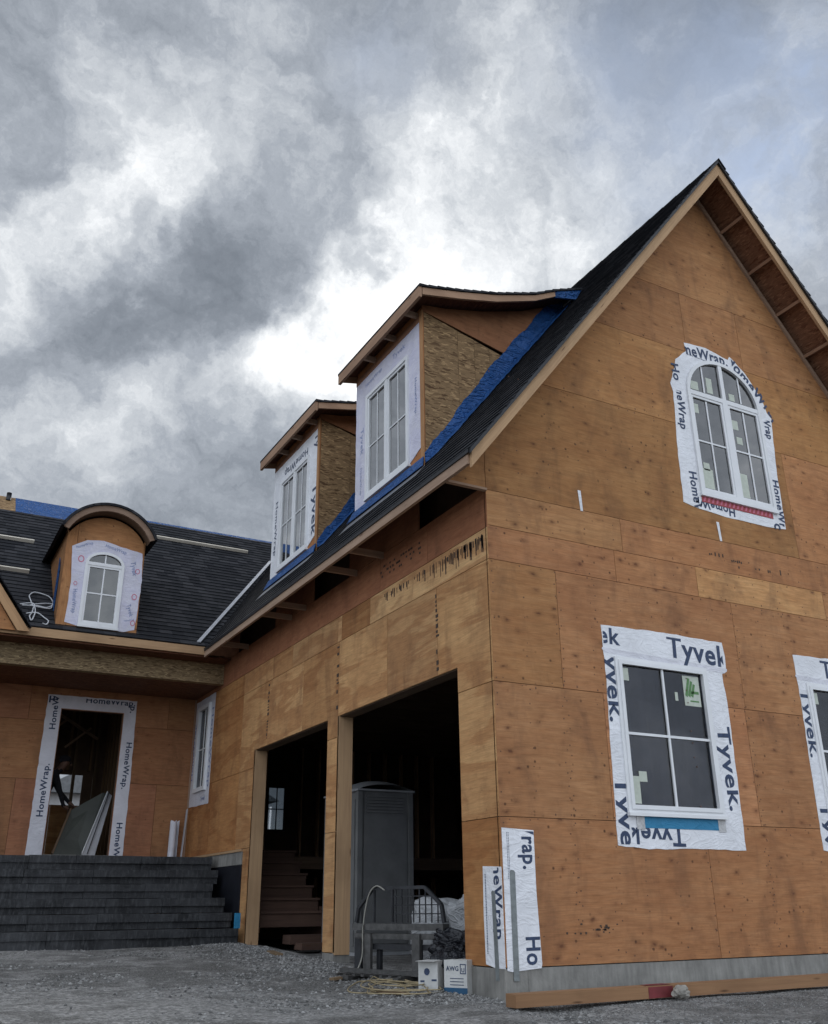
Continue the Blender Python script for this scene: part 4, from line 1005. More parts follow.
# ---- front doorway wrap
mb = MB(); arched_ring(mb, R, [(-2.64, 1.31), (-1.07, 1.31), (-1.07, 2.4), (-1.09, 3.96), (-2.62, 3.95), (-2.63, 2.6)], [(-2.38, 1.3), (-1.30, 1.3), (-1.30, 3.73), (-2.38, 3.73)], .001, .007)
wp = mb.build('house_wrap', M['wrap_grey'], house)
mb = MB(); bb = .022
write(mb, R, 'HomeWrap.', (-2.45, 1.92), (-2.45, 2.78), .9, (), .01, bb)
write(mb, R, 'HomeWrap.', (-2.44, 3.36), (-2.44, 4.2), .9, rectclip(-2.7, -2.3, 3, 3.93), .01, bb)
write(mb, R, 'HomeWrap.', (-1.98, 3.86), (-1.12, 3.87), .9, rectclip(-2.7, -1, 3, 3.93), .01, bb)
write(mb, R, 'HomeWrap.', (-1.20, 3.22), (-1.21, 2.42), .9, (), .01, bb)
write(mb, R, 'HomeWrap.', (-1.22, 1.86), (-1.22, 1.05), .9, rectclip(-1.3, -1, 1.33, 2), .01, bb)
write(mb, R, 'p.', (-1.20, 3.86), (-1.20, 3.74), .9, (), .01, bb); write(mb, R, 'p.', (-2.6, 3.86), (-2.45, 3.86), .9, rectclip(-2.7, -1, 3, 3.93), .01, bb)
mb.build('lettering', M['ink'], wp)

# ================================================================ interior of garage and wing
IN = M['interior']
def stud(p0, p1, w=.04, h=.14, n='wall_stud', m='lumber_dark'):
    mb = MB(); mb.beam(p0, p1, w, h, (0, 1, 0)); mb.build(n, M[m], house)
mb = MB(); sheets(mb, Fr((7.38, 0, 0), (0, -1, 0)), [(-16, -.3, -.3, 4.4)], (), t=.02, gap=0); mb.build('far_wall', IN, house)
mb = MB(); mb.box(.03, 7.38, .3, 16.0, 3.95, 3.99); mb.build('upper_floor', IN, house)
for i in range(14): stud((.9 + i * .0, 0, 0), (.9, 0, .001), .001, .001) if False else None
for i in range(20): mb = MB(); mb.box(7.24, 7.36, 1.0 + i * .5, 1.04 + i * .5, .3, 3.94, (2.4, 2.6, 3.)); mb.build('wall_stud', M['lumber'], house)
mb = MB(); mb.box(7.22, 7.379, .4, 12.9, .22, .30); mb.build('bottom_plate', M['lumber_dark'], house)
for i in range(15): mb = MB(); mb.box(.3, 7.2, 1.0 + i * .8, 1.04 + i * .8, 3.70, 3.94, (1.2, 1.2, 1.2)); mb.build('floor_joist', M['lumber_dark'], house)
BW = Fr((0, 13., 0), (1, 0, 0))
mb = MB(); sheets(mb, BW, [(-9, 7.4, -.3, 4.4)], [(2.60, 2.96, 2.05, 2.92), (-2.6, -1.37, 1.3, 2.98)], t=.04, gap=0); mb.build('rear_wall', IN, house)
for i in range(16):
    x = .35 + i * .42
    if 2.5 < x < 3.: continue
    mb = MB(); mb.box(x, x + .04, 12.86, 12.99, 0, 3.94, (1.4, 1.4, 1.4)); mb.build('wall_stud', M['lumber'], house)
mb = MB(); mb.box(2.56, 3.0, 12.97, 12.99, 2.02, 2.05); mb.box(2.77, 2.79, 12.98, 13., 2.05, 2.92); mb.box(2.60, 2.96, 12.981, 13.001, 2.46, 2.48); mb.build('rear_window_frame', M['steel'], house)
mb = MB(); mb.box(2.60, 2.96, 13.01, 13.015, 2.05, 2.92); mb.build('rear_window_pane', M['glass'], house)
# hall partition beyond the stairs and sloped braces seen through the door
mb = MB(); mb.box(.05, 7.3, 8.42, 8.5, 1.3, 3.95); mb.v and None
for i in range(6): mb = MB(); x = -3.4 + i * .42; mb.box(x, x + .04, 12.84, 12.98, 3.05, 4.4, (.35, .33, .3)); mb.build('wall_stud', M['lumber'], house)
for x in (-1.62, -1.22): mb = MB(); mb.box(x, x + .05, 12.7, 12.8, 1.35, 4.3, (.2, .2, .2)); mb.build('wall_stud', M['lumber'], house)
for a, b in (((-2.4, 12.3, 3.5), (-1.9, 12.3, 3.95)), ((-1.9, 12.3, 3.4), (-1.45, 12.3, 3.8)), ((-2.2, 12.3, 4.1), (-1.3, 12.3, 3.6))):
    mb = MB(); mb.beam(a, b, .04, .09, (0, 1, 0), (2, 2, 2)); mb.build('roof_brace', M['lumber_dark'], house)
for i in range(9): mb = MB(); y = 10.4 + i * .3; mb.box(-1.02, -.98, y, y + .04, 1.35, 4.3, (.35, .33, .3)); mb.build('wall_stud', M['lumber'], house)
mb = MB(); mb.box(-9, -.0, 10.08, 12.98, 4.35, 4.38); mb.build('upper_floor', IN, house)
mb = MB(); mb.box(-.04, -.0, 10.1, 12.9, 1.2, 4.34); mb.build('partition', IN, house)
mb = MB(); mb.box(-9, .0, 10.08, 13.0, 1.18, 1.33); mb.build('wing_floor', M['conc'], house)
mb = MB(); mb.box(0.02, 7.3, 8.45, 13., 1.08, 1.28); mb.build('wing_floor', M['lumber_dark'], house)
mb = MB(); mb.box(.3, 7.3, .06, .08, 0, 3.9); 
# rear slope etc. closes the roof space; upper storey partition keeps the loft dim
mb = MB(); mb.box(2.2, 2.24, .2, 12, 3.99, 8.0); mb.build('knee_wall', M['lining'], house)
mb = MB(); mb.box(2.3, 7.0, 2.2, 2.24, 3.99, 8.6); mb.build('loft_partition', M['lining'], house)

for k_ in range(16):
    if k_ % 2 == 0: mb = MB(); mb.box(1.3 + k_ * .11, 1.3 + k_ * .11 + random.uniform(.05, .09), .45, .48, .1, 3.9, (random.uniform(.8, 1.2),) * 3); mb.build('pale_pane_strip', M['lining'], house)  # pale strips added behind the low panes to give them lighter stripes
# interior stairs up to the wing
st = thing('wooden_stairs', 'reddish wooden steps climbing inside the left garage bay', 'stairs', (.8, 7.2, .0))
for k_ in range(6):
    mb = MB(); y = 6.95 + k_ * .26; z = .22 + k_ * .185
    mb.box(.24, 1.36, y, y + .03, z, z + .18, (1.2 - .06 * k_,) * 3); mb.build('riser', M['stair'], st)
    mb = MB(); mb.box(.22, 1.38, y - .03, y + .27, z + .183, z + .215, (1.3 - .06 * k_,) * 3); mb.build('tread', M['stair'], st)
mb = MB(); mb.box(1.385, 1.42, 6.98, 8.4, .1, .5); mb.build('stringer', M['stair'], st)
mb = MB(); mb.box(.62, 1.3, 6.45, 6.75, .0, .12); mb.build('loose_step', M['stair'], st)
mb = MB(); mb.box(.7, 1.34, 6.2, 6.5, -.07, .02); mb.build('loose_step', M['stair'], st)

# ================================================================ stone steps, porch floor
st = thing('stone_steps', 'wide dark basalt block steps rising to the porch on the left', 'steps', (-4, 7.4, 0))
for k_ in range(6):
    y = 6.6 + k_ * .28; z = .03 + k_ * .2; x = -9.
    mb = MB(); z0 = z - (.3 if k_ == 0 else 0)
    pr_ = random.Random(k_)
    while x < -.12:
        L_ = pr_.uniform(.55, 1.2); x1 = min(x + L_, -.10 - .02 * (k_ % 2))
        if x1 - x < .25: break
        mb.box(x + .003, x1 - .003, y + .035, y + .6, z0, z + .09, (1, 1, 1))
        mb.box(x + .002, x1 - .002, y - .0 + pr_.uniform(-.01, .02), y + .6, z + .09, z + .197 - pr_.uniform(0, .012), (1, 1, 1))
        x = x1
    mb.build('step', M['basalt'], st)
mb = MB(); mb.box(-9, -.035, 8.62, 10.04, .6, 1.222); struct(mb.build('porch_floor', M['basalt']))
mb = MB(); mb.box(-.16, -.08, 6.62, 6.66, .22, .42); tag(mb.build('blue_sheet', M['blue_tape']), 'small blue plastic scrap at the right end of the dark stone steps', 'plastic scrap')

# ================================================================ porta toilet
pt = thing('portable_toilet', 'grey portable toilet cabin standing inside the right garage bay', 'portable toilet', (1.5, 5.7, -.12))
mb = MB(); px0, px1, py0, py1 = 1.06, 1.94, 5.18, 6.35
mb.box(px0 + .03, px1 - .03, py0 + .03, py1 - .03, -.08, 2.02, (1, 1, 1))
for x in (px0, px1 - .07):
    for y in (py0, py1 - .07): mb.box(x, x + .07, y, y + .07, -.08, 2.03, (1.2, 1.2, 1.2))
for k_ in range(6): mb.box(px0 + .14, px1 - .14, py0 + .012, py0 + .03, 1.72 + k_ * .042, 1.74 + k_ * .042, (1, 1, 1))
for k_ in range(5): mb.box(px0 + .012, px0 + .03, py0 + .14 + k_ * .19, py0 + .19 + k_ * .19, 0, 1.9, (1, 1, 1))
mb.build('cabin', M['toilet'], pt)
mb = MB(); mb.box(px0 + .1, px1 - .1, py0 + .015, py0 + .029, .02, 1.68, (.9, .9, .9)); mb.build('back_panel', M['toilet'], pt)
mb = MB(); mb.box(px0 - .02, px1 + .03, py0 - .03, py1 + .02, -.16, -.082, (1, 1, 1)); mb.build('skid_base', M['toilet_roof'], pt)
mb = MB(); nx = 10
def rf(i, j):
    x = px0 - .01 + (px1 - px0 + .03) * i / nx; y = py0 - .02 + (py1 - py0 + .04) * j / nx
    h = .17 * (1 - abs(2 * i / nx - 1) ** 2.4) * (1 - .55 * abs(2 * j / nx - 1) ** 3)
    return (x, y, 2.03 + h)
for i in range(nx):
    for j in range(nx): mb.face([rf(i, j), rf(i + 1, j), rf(i + 1, j + 1), rf(i, j + 1)], None, (1, 1, 1), 0, True)
mb.box(px0 - .015, px1 + .025, py0 - .025, py1 + .025, 2.01, 2.034, (1, 1, 1)); mb.build('roof', M['toilet_roof'], pt, weld=True)

# ================================================================ loader fork carriage
fk = thing('fork_carriage', 'black steel pallet fork carriage with mesh guard in front of the grey toilet', 'loader attachment', (-.15, 1.65, -.2))
FL, FR_ = V((-.35, 2.2, 0)), V((.05, 1.1, 0)); uu = (FR_ - FL).normalized(); FW = (FR_ - FL).length
K = Fr(FL, uu)
def bar(mb, a0, b0, a1, b1, w=.05, h=.05, d=0): mb.beam(K.p(a0, b0, d), K.p(a1, b1, d), w, h, K.n, (1, 1, 1))
mb = MB(); bar(mb, -.02, .30, FW + .02, .30, .06, .09); bar(mb, 0, .215, FW, .215, .05, .10, -.02); mb.build('top_rail', M['steel_worn'], fk)
mb = MB(); bar(mb, .02, .12, FW - .02, .12, .05, .07, -.03); bar(mb, .05, -.17, .05, .2, .09, .06); bar(mb, FW - .08, -.17, FW - .08, .2, .09, .06); bar(mb, .28, -.16, .28, .1, .05, .04, -.05); bar(mb, .8, -.16, .8, .2, .1, .05, -.03); mb.build('frame_post', M['steel'], fk)
mb = MB(); gl = [(.0, .34), (.03, .48), (.23, .66), (.93, .66), (FW - .03, .50), (FW, .34)]
for p, q in zip(gl[:-1], gl[1:]): bar(mb, *p, *q, .032, .032)
mb.build('guard_frame', M['steel'], fk)
mb = MB()
def top(a): return .34 + (.14 * a / .03 if a < .03 else .14 + .18 * (a - .03) / .2 if a < .23 else .32 if a < .93 else .32 - .16 * (a - .93) / (FW - .96)) if a < FW - .03 else .48
a = .08
while a < FW - .03:
    if a > .5: bar(mb, a, .34, a, min(.66, top(a)), .01, .01)
    a += .078
for b in (.42, .50, .58): bar(mb, .52, b, FW - .04 - max(0, b - .5) * .9, b, .01, .01)
for a in (.25, .5): bar(mb, a, .34, a, .65, .02, .02)
mb.build('guard_mesh', M['steel'], fk)
for a in (.2, .85):
    mb = MB(); P0 = K.p(a, -.16, .02); mb.obox(P0 - uu * .05, uu * .1, K.n * .34, V((0, 0, .035)), (1, 1, 1)); mb.obox(P0 - uu * .05, uu * .1, K.n * .035, V((0, 0, .4)), (1, 1, 1)); mb.build('fork', M['steel_worn'], fk)
mb = MB(); bar(mb, -.05, -.09, FW - .15, -.10, .04, .05, .16); bar(mb, .0, -.17, FW - .2, -.19, .03, .04, .3)
for k_ in range(8): mb.obox(K.p(.02 + k_ * .12, -.13, .12), uu * .04, K.n * .2, V((0, 0, .02)), (1, 1, 1))
mb.build('step_grating', M['steel_worn'], fk)

# ================================================================ bags, plastic, cartons, hose, cords
def blob(name, c, r, mat, seed, nz=.25, sub=4, flat=None, parent=None, squash=1.):
    import bmesh
    bm = bmesh.new(); bmesh.ops.create_icosphere(bm, subdivisions=sub, radius=1)
    for v in bm.verts:
        d = v.co.copy()
        # boxy
        q = V([math.copysign(abs(t) ** squash, t) for t in d])
        n_ = noise.fractal(d * 1.7 + V((seed, 0, 0)), .7, 2., 5) * nz + abs(noise.noise(d * 4 + V((0, seed, 0)))) * nz * .6
        q *= 1 + n_
        v.co = V((c[0] + q.x * r[0], c[1] + q.y * r[1], c[2] + q.z * r[2]))
        if flat is not None: v.co.z = max(v.co.z, flat)
    me = bpy.data.meshes.new(name); bm.to_mesh(me); bm.free(); me.materials.append(mat)
    for p in me.polygons: p.use_smooth = True
    o = bpy.data.objects.new(name, me); COL.objects.link(o); return o
tag(blob('bulk_bag', (.62, 1.22, .22), (.30, .34, .40), M['bag'], 3, .22, 4, -.17, None, .6), 'crumpled white bulk bag leaning beside the right jamb of the garage bay', 'bag', 'bulk bags behind the fork carriage')
tag(blob('bulk_bag', (.50, 1.95, .22), (.26, .26, .34), M['bag'], 9, .12, 4, -.17, None, .5), 'square pale bag seen through the mesh guard of the fork carriage', 'bag', 'bulk bags behind the fork carriage')
tag(blob('plastic_sheeting', (.26, .98, .06), (.30, .28, .20), M['poly'], 5, .42, 5, -.2, None, .7), 'black plastic sheeting heaped above the white cartons', 'plastic sheeting')
def carton(c, w, dp, h, rz, label, right_print):
    o = thing('cardboard_box', label, 'box', (c[0], c[1], c[2]), 'white cardboard boxes by the garage jamb'); F = Fr(c, (math.cos(rz), math.sin(rz), 0))
    mb = MB(); fbox(mb, F, 0, w, 0, h, -dp, 0, (1, 1, 1)); mb.build('carton', M['carton'], o)
    return o, F
o, F = carton((-.33, .93, -.21), .19, .2, .24, rad(-54), 'white cardboard box with one round black hole at the left of the pair', 0)
mb = MB(); hole = [(.085 + .028 * math.cos(t), .155 + .03 * math.sin(t)) for t in [i * .628 for i in range(10)]]; slab_poly(mb, F, hole, .001, .003); fbox(mb, F, .02, .06, .07, .085, .001, .002); fbox(mb, F, .13, .18, .08, .095, .001, .002); mb.build('printing', M['ink'], o)
mb = MB(); fbox(mb, F, 0, .19, .241, .244, -.2, .06, (.9, .9, .9)); mb.build('flap', M['carton'], o)
o, F = carton((-.195, .70, -.225), .235, .22, .27, rad(-62), 'white cardboard box with black writing and a dark blue base band', 1)
mb = MB(); write(mb, F, 'AWG', (.02, .185), (.15, .185), 1.0, (), .002, .03); ring(mb, F, ringpts(.165, .225, .16, .24, 0), ringpts(.165, .225, .16, .24, 0, .007), .001, .003); write(mb, F, 'U', (.18, .175), (.21, .175), 1., (), .002, .03)
for k_ in range(3): fbox(mb, F, .06, .2, .12 - k_ * .025, .126 - k_ * .025, .001, .002)
mb.build('lettering', M['ink'], o)
mb = MB(); fbox(mb, F, -.002, .237, 0, .05, .0, .003); mb.build('base_band', M['carton_blue'], o)

def spline(P, n=8):
    P = [V(p) for p in P]; Q = [P[0]] + P + [P[-1]]; out = []
    for i in range(1, len(Q) - 2):
        a, b, c, d = Q[i - 1], Q[i], Q[i + 1], Q[i + 2]
        for j in range(n):
            t = j / n; out.append(.5 * ((2 * b) + (c - a) * t + (2 * a - 5 * b + 4 * c - d) * t * t + (3 * b - a - 3 * c + d) * t ** 3))
    out.append(P[-1]); return out
mb = MB(); mb.tube(spline([K.p(.42, .64, .03), K.p(.30, .68, .03), K.p(.2, .58, .04), K.p(.15, .3, .06), K.p(.16, 0, .09), K.p(.1, -.17, .2), K.p(.05, -.19, .4), (-.7, 1.75, -.2), (-.55, 1.45, -.21), (-.45, 1.2, -.215)]), .0075, 6)
tag(mb.build('garden_hose', M['hose']), 'thin beige hose hanging over the left end of the mesh guard', 'hose')
GH = lambda x, y: ground_h(x, y)

# ---------------------------------------------------------------- ground
CAM = V((-4.8616, -7.3308, .49331))
def ground_h(x, y):
    z = -.26 + .040 * max(0, min(y, 7.2)) + .006 * min(0, y)
    d = math.hypot(x - CAM.x, y - CAM.y)
    t = max(0, min(1, (6.6 - d) / 5)); z -= .62 * t * t * (3 - 2 * t)
    z += .028 * noise.noise(V((x * .7, y * .7, 1))) + .012 * noise.noise(V((x * 2.3, y * 2.3, 4)))
    # bank of loose gravel against the corner and the garage sill
    z += .02 * math.exp(-((x + .35) ** 2) / .12) * (1 if y > -.2 else 0)
    if x > .25 and y > .25: z = min(z, -.12)
    if y < 0 and x > -.3: z -= .11 * math.exp(-((x - .15) ** 2) / .16 - ((y + .75) ** 2) / .05)      # hollow under the beam end
    return z
def axis(lo, hi, step, far):
    a = [lo + i * step for i in range(int((hi - lo) / step) + 1)]; g = step; p = a[-1]
    while p < far: g *= 1.35; p += g; a.append(p)
    g = step; p = a[0]
    while p > -far: g *= 1.35; p -= g; a.insert(0, p)
    return a
gx, gy = axis(-6, 6, .06, 600), axis(-5, 9, .06, 600)
me = bpy.data.meshes.new('ground'); nx_, ny_ = len(gx), len(gy)
me.from_pydata([(x, y, ground_h(x, y)) for y in gy for x in gx], [], [(j * nx_ + i, j * nx_ + i + 1, (j + 1) * nx_ + i + 1, (j + 1) * nx_ + i) for j in range(ny_ - 1) for i in range(nx_ - 1)])
me.materials.append(M['ground']); [setattr(p, 'use_smooth', True) for p in me.polygons]
g_ = bpy.data.objects.new('ground', me); COL.objects.link(g_); struct(g_)
# loose stones
mb = MB(); rr = random.Random(3)
oct_ = [V((1, 0, 0)), V((0, 1, 0)), V((-1, 0, 0)), V((0, -1, 0)), V((0, 0, 1)), V((0, 0, -1))]
of = [(0, 1, 4), (1, 2, 4), (2, 3, 4), (3, 0, 4), (1, 0, 5), (2, 1, 5), (3, 2, 5), (0, 3, 5)]
cnt = 0
def stone(x, y, s):
    b = len(mb.v); g = rr.choice((.09, .13, .17, .22, .28)) * rr.uniform(.8, 1.2); c = (g, g * .985, g * .95)
    rz = rr.random() * 6; ca, sa = math.cos(rz), math.sin(rz); sx, sy, sz = s * rr.uniform(.7, 1.3), s * rr.uniform(.5, 1), s * rr.uniform(.4, .8); z = ground_h(x, y) + sz * .3
    for p in oct_:
        qx, qy, qz = p.x * sx * rr.uniform(.75, 1.2), p.y * sy * rr.uniform(.75, 1.2), p.z * sz
        mb.v.append((x + qx * ca - qy * sa, y + qx * sa + qy * ca, z + qz))
    for f in of: mb.f.append([b + i for i in f]); mb.uv += [(0, 0)] * 3; mb.c.append(c); mb.mi.append(0); mb.sm.append(False)
while cnt < 42000:
    if cnt % 3 == 0: x, y = rr.uniform(-.5, 4.5), -abs(rr.gauss(0, .9)) - .02
    elif cnt % 3 == 1: x, y = -abs(rr.gauss(0, .45)), rr.uniform(0, 6.9)
    else: x, y = rr.uniform(-5.5, 1), rr.uniform(-2.5, 6.8)
    dens = noise.noise(V((x * .9, y * .9, 7))) + .5 * noise.noise(V((x * 2.5, y * 2.5, 2)))
    if cnt % 3 == 2 and dens < rr.uniform(0, .35): cnt += 1 if rr.random() < .2 else 0; continue
    if x > .2 and y > .1: cnt += 1; continue
    stone(x, y, rr.choice((.004, .005, .007, .009, .012, .02) if cnt % 3 else (.004, .005, .006, .008))); cnt += 1
gs = mb.build('loose_gravel', M['pebble']); struct(gs, 'stuff')
# cords on the gravel
for q, (seed, mt, lab) in enumerate(((1, 'cord', 'tangle of yellowish cord lying in front of the fork carriage'), (2, 'hose', 'loose loop of pale cable on the gravel by the yellow cord'))):
    r_ = random.Random(seed); mb = MB()
    for k_ in range(5 if q == 0 else 1):
        P = []; cx_, cy_ = -.55 + r_.uniform(-.1, .1), 1.0 + r_.uniform(-.15, .15)
        for i in range(9):
            t = i * .8 + r_.random(); P.append((cx_ + .30 * math.cos(t) * r_.uniform(.5, 1.2) + .05 * q, cy_ + .42 * math.sin(t) * r_.uniform(.5, 1.2) - .25 * q))
        mb.tube([(p.x, p.y, ground_h(p.x, p.y) + .02 + .008 * k_) for p in spline([(x, y, 0) for x, y in P], 6)], .0055, 5)
    tag(mb.build('loose_cord', M[mt]), lab, 'cord')

for (x, y, L_, a_, w_, lab) in ((-.75, 1.9, .5, .4, .07, 'short pale offcut of board lying at the left foot of the fork carriage'), (-.62, .62, .42, 1.9, .045, 'thin wooden lath on the gravel in front of the white boxes'), (-.25, 4.6, .6, 1.4, .09, 'grey weathered board lying on gravel below the brown wooden stairs')):
    z = ground_h(x, y) + .02; mb = MB(); mb.beam((x, y, z), (x + L_ * math.cos(a_), y + L_ * math.sin(a_), z + .015), w_, .022, (0, 0, 1), (.42, .45, .48)); tag(mb.build('board_offcut', M['lumber']), lab, 'offcut')
# timber lying along the foundation, and the rock on it
tb = thing('timber_beam', 'long squared timber lying on the gravel along the foundation', 'timber', (1.5, -.5, -.25))
mb = MB(); mb.beam((-.26, -.44, -.20), (5.6, -.44, -.19), .14, .095, (0, 0, 1), (.60, .52, .48)); mb.build('beam', M['lumber'], tb)
mb = MB(); mb.obox(V((1.08, -.513, -.243)), V((.27, 0, .001)), V((0, .002, 0)), V((0, 0, .085))); mb.obox(V((1.09, -.5, -.1475)), V((.25, 0, .001)), V((0, .10, 0)), V((0, 0, .002))); mb.build('red_mark', M['redpaint'], tb)
rk_ = blob('rock', (1.36, -.60, -.20), (.075, .06, .05), M['stone'], 12, .35, 3); tag(rk_, 'grey rock against the timber beside its red paint mark', 'rock')
for p in rk_.data.polygons: p.use_smooth = False

# hose coil on the wing roof
mb = MB()
def rw(x, y, h=.03): return (x, y, W(y) + .03 + h)
for L_ in ([(-3.25, 8.47), (-3.30, 8.65), (-3.30, 8.76), (-3.23, 8.83), (-3.08, 8.84), (-2.98, 8.74), (-2.93, 8.62), (-2.95, 8.53), (-3.05, 8.48), (-3.22, 8.46), (-3.27, 8.3), (-3.31, 8.17), (-3.28, 8.10), (-3.23, 8.25), (-3.22, 8.4), (-3.26, 8.52), (-3.45, 8.49)],
           [(-3.36, 8.26), (-3.2, 8.28), (-3.08, 8.2), (-3.03, 8.1), (-3.06, 8.04), (-3.12, 8.03)],
           [(-3.42, 8.47), (-3.25, 8.45), (-3.0, 8.46), (-2.96, 8.52), (-2.95, 8.6), (-3.1, 8.55), (-3.3, 8.5)]):
    mb.tube(spline([rw(*p, .02 + .02 * (i % 2)) for i, p in enumerate(L_)]), .011, 5)
tag(mb.build('hose_coil', M['rope']), 'pale hose coil lying on the dark shingles beside the arched dormer', 'hose')

# ================================================================ doorway things
o = thing('leaning_panel', 'dark framed panel leaning inside the front doorway', 'panel', (-1.9, 10.6, 1.33))
PF = Fr((0, 10.55, 0), (1, 0, 0), (0, .25, 1)); 
mb = MB(); mb.prism([(-2.16, 10.45, 1.34), (-1.66, 10.45, 1.34), (-1.28, 10.75, 2.40), (-1.38, 10.75, 2.42), (-1.90, 10.75, 2.10)], (0, .03, 0)); mb.build('board', M['panel_dark'], o)
mb = MB(); mb.beam((-2.16, 10.43, 1.36), (-1.90, 10.73, 2.12), .03, .04, (0, 1, 0), (1.4, 1.4, 1.4)); mb.build('edge', M['lumber_dark'], o)
o = thing('white_door_frame', 'white framed board leaning against the right side of the front doorway', 'door frame', (-1.55, 10.4, 1.33))
mb = MB(); mb.prism([(-1.70, 10.32, 1.34), (-1.48, 10.32, 1.34), (-1.24, 10.62, 2.36), (-1.33, 10.62, 2.43)], (0, .04, 0)); mb.build('board', M['white_trim'], o)
for t in (.0, .09):
    mb = MB(); mb.beam((-1.70 + t, 10.30, 1.36), (-1.33 + t * .4, 10.60, 2.43), .012, .02, (0, 1, 0)); mb.build('rib', M['steel'] if t else M['vinyl'], o)
mb = MB(); P = [(-.30, 9.9, 1.30), (-.27, 9.93, 1.94)]
n_ = 14
for k_ in range(n_ - 1):
    t0, t1 = k_ * .42, (k_ + 1) * .42; r0, r1 = .09 - .003 * k_, .09 - .003 * (k_ + 1)
    a, b = V((-.27 + r0 * math.cos(t0), 9.9 + r0 * math.sin(t0), 1.30)), V((-.27 + r1 * math.cos(t1), 9.9 + r1 * math.sin(t1), 1.30)); h0 = V((.01, .02, .62 - .01 * (k_ % 4))); h1 = V((.01, .02, .62 - .01 * ((k_ + 1) % 4)))
    mb.face([a, b, b + h1, a + h0], None, (1, 1, 1), 0, True)
tag(mb.build('wrap_roll', M['wrap_grey']), 'short roll of pale wrap standing in the porch corner', 'wrap roll')
mb = MB(); mb.beam((-.14, 9.75, 1.30), (-.07, 9.86, 2.1), .045, .02, (1, 0, 0)); tag(mb.build('white_strip', M['white_trim']), 'thin white strip leaning in the porch corner beside the wrap roll', 'strip')

# person in dark work clothes, stooping inside the doorway
def person():
    X, Y, Z = -2.42, 11.0, 1.335
    J = {'pelvis': (0, 0, .93, .145), 'waist': (.05, 0, 1.08, .13), 'chest': (.16, 0, 1.30, .155), 'neckb': (.25, 0, 1.43, .075), 'neck': (.30, 0, 1.49, .055), 'head': (.36, 0, 1.57, .085), 'crown': (.40, 0, 1.68, .08),
         'shL': (.22, .17, 1.38, .07), 'elL': (.36, .20, 1.12, .048), 'wrL': (.55, .16, .93, .032), 'haL': (.60, .14, .88, .04),
         'shR': (.20, -.17, 1.38, .07), 'elR': (.30, -.22, 1.10, .048), 'wrR': (.40, -.20, .84, .032), 'haR': (.47, -.19, .80, .04),
         'hipL': (0, .1, .88, .10), 'knL': (.12, .12, .49, .065), 'anL': (.02, .12, .10, .045), 'toL': (.2, .13, .045, .04),
         'hipR': (0, -.1, .88, .10), 'knR': (-.02, -.14, .48, .065), 'anR': (-.2, -.14, .11, .045), 'toR': (-.04, -.15, .045, .04)}
    E = [('pelvis', 'waist'), ('waist', 'chest'), ('chest', 'neckb'), ('neckb', 'neck'), ('neck', 'head'), ('head', 'crown'), ('chest', 'shL'), ('shL', 'elL'), ('elL', 'wrL'), ('wrL', 'haL'), ('chest', 'shR'), ('shR', 'elR'), ('elR', 'wrR'), ('wrR', 'haR'),
         ('pelvis', 'hipL'), ('hipL', 'knL'), ('knL', 'anL'), ('anL', 'toL'), ('pelvis', 'hipR'), ('hipR', 'knR'), ('knR', 'anR'), ('anR', 'toR')]
    names = list(J); vs = [V(J[k][:3]) for k in names]; rs = [J[k][3] for k in names]; es = [(names.index(a), names.index(b)) for a, b in E]
    for hn, sgn in (('haL', 1), ('haR', -1)):             # five bent fingers per hand
        h = V(J[hn][:3]); hi = names.index(hn)
        for f in range(5):
            off = V((.02, (f - 1.5) * .02, -.015)) if f < 4 else V((-.01, -.035 * sgn, 0)); L = (.045, .052, .05, .04, .035)[f]
            i = len(vs); vs.append(h + off + V((.025, 0, -.01))); rs.append(.010); es.append((hi, i))
            vs.append(vs[i] + V((L * .6, 0, -L * .6))); rs.append(.009); es.append((i, i + 1)); vs.append(vs[i + 1] + V((0, 0, -L * .5))); rs.append(.007); es.append((i + 1, i + 2))
    me = bpy.data.meshes.new('person'); me.from_pydata([v + V((X, Y, Z)) for v in vs], es, []); o = bpy.data.objects.new('person', me); COL.objects.link(o)
    m = o.modifiers.new('s', 'SKIN'); m.use_smooth_shade = True
    for i, sv in enumerate(me.skin_vertices[0].data): sv.radius = (rs[i], rs[i]); sv.use_root = (i == 0)
    s2 = o.modifiers.new('u', 'SUBSURF'); s2.levels = s2.render_levels = 1
    dg = bpy.context.evaluated_depsgraph_get(); nm = bpy.data.meshes.new_from_object(o.evaluated_get(dg)); o.modifiers.clear(); o.data = nm
    nm.materials.append(M['cloth_dark']); nm.materials.append(M['shaded_skin'])
    for p in nm.polygons:
        p.use_smooth = True; c = p.center - V((X, Y, Z))
        if c.z > 1.47 or ((c.x > .54 and c.z < .95) or (c.x > .40 and c.z < .84)) and c.z > .6: p.material_index = 1
    tag(o, 'person in dark work clothes stooping forward inside the front doorway', 'person')
    hc = V((X + .375, Y, Z + 1.60))
    cap = blob('cap', (hc.x - .015, hc.y, hc.z + .065), (.105, .09, .075), M['cloth_dark'], 2, .02, 3); attach(cap, o)
    for k_, (dx, dy, dz, r) in enumerate(((.09, .032, .0, .012), (.09, -.032, .0, .012))): e_ = blob('eye', (hc.x + dx, hc.y + dy, hc.z + dz), (r, r, r), M['steel'], 1, 0, 2); attach(e_, o)
    n1 = blob('nose', (hc.x + .105, hc.y, hc.z - .03), (.018, .014, .022), M['shaded_skin'], 1, 0, 2); attach(n1, o)
person()

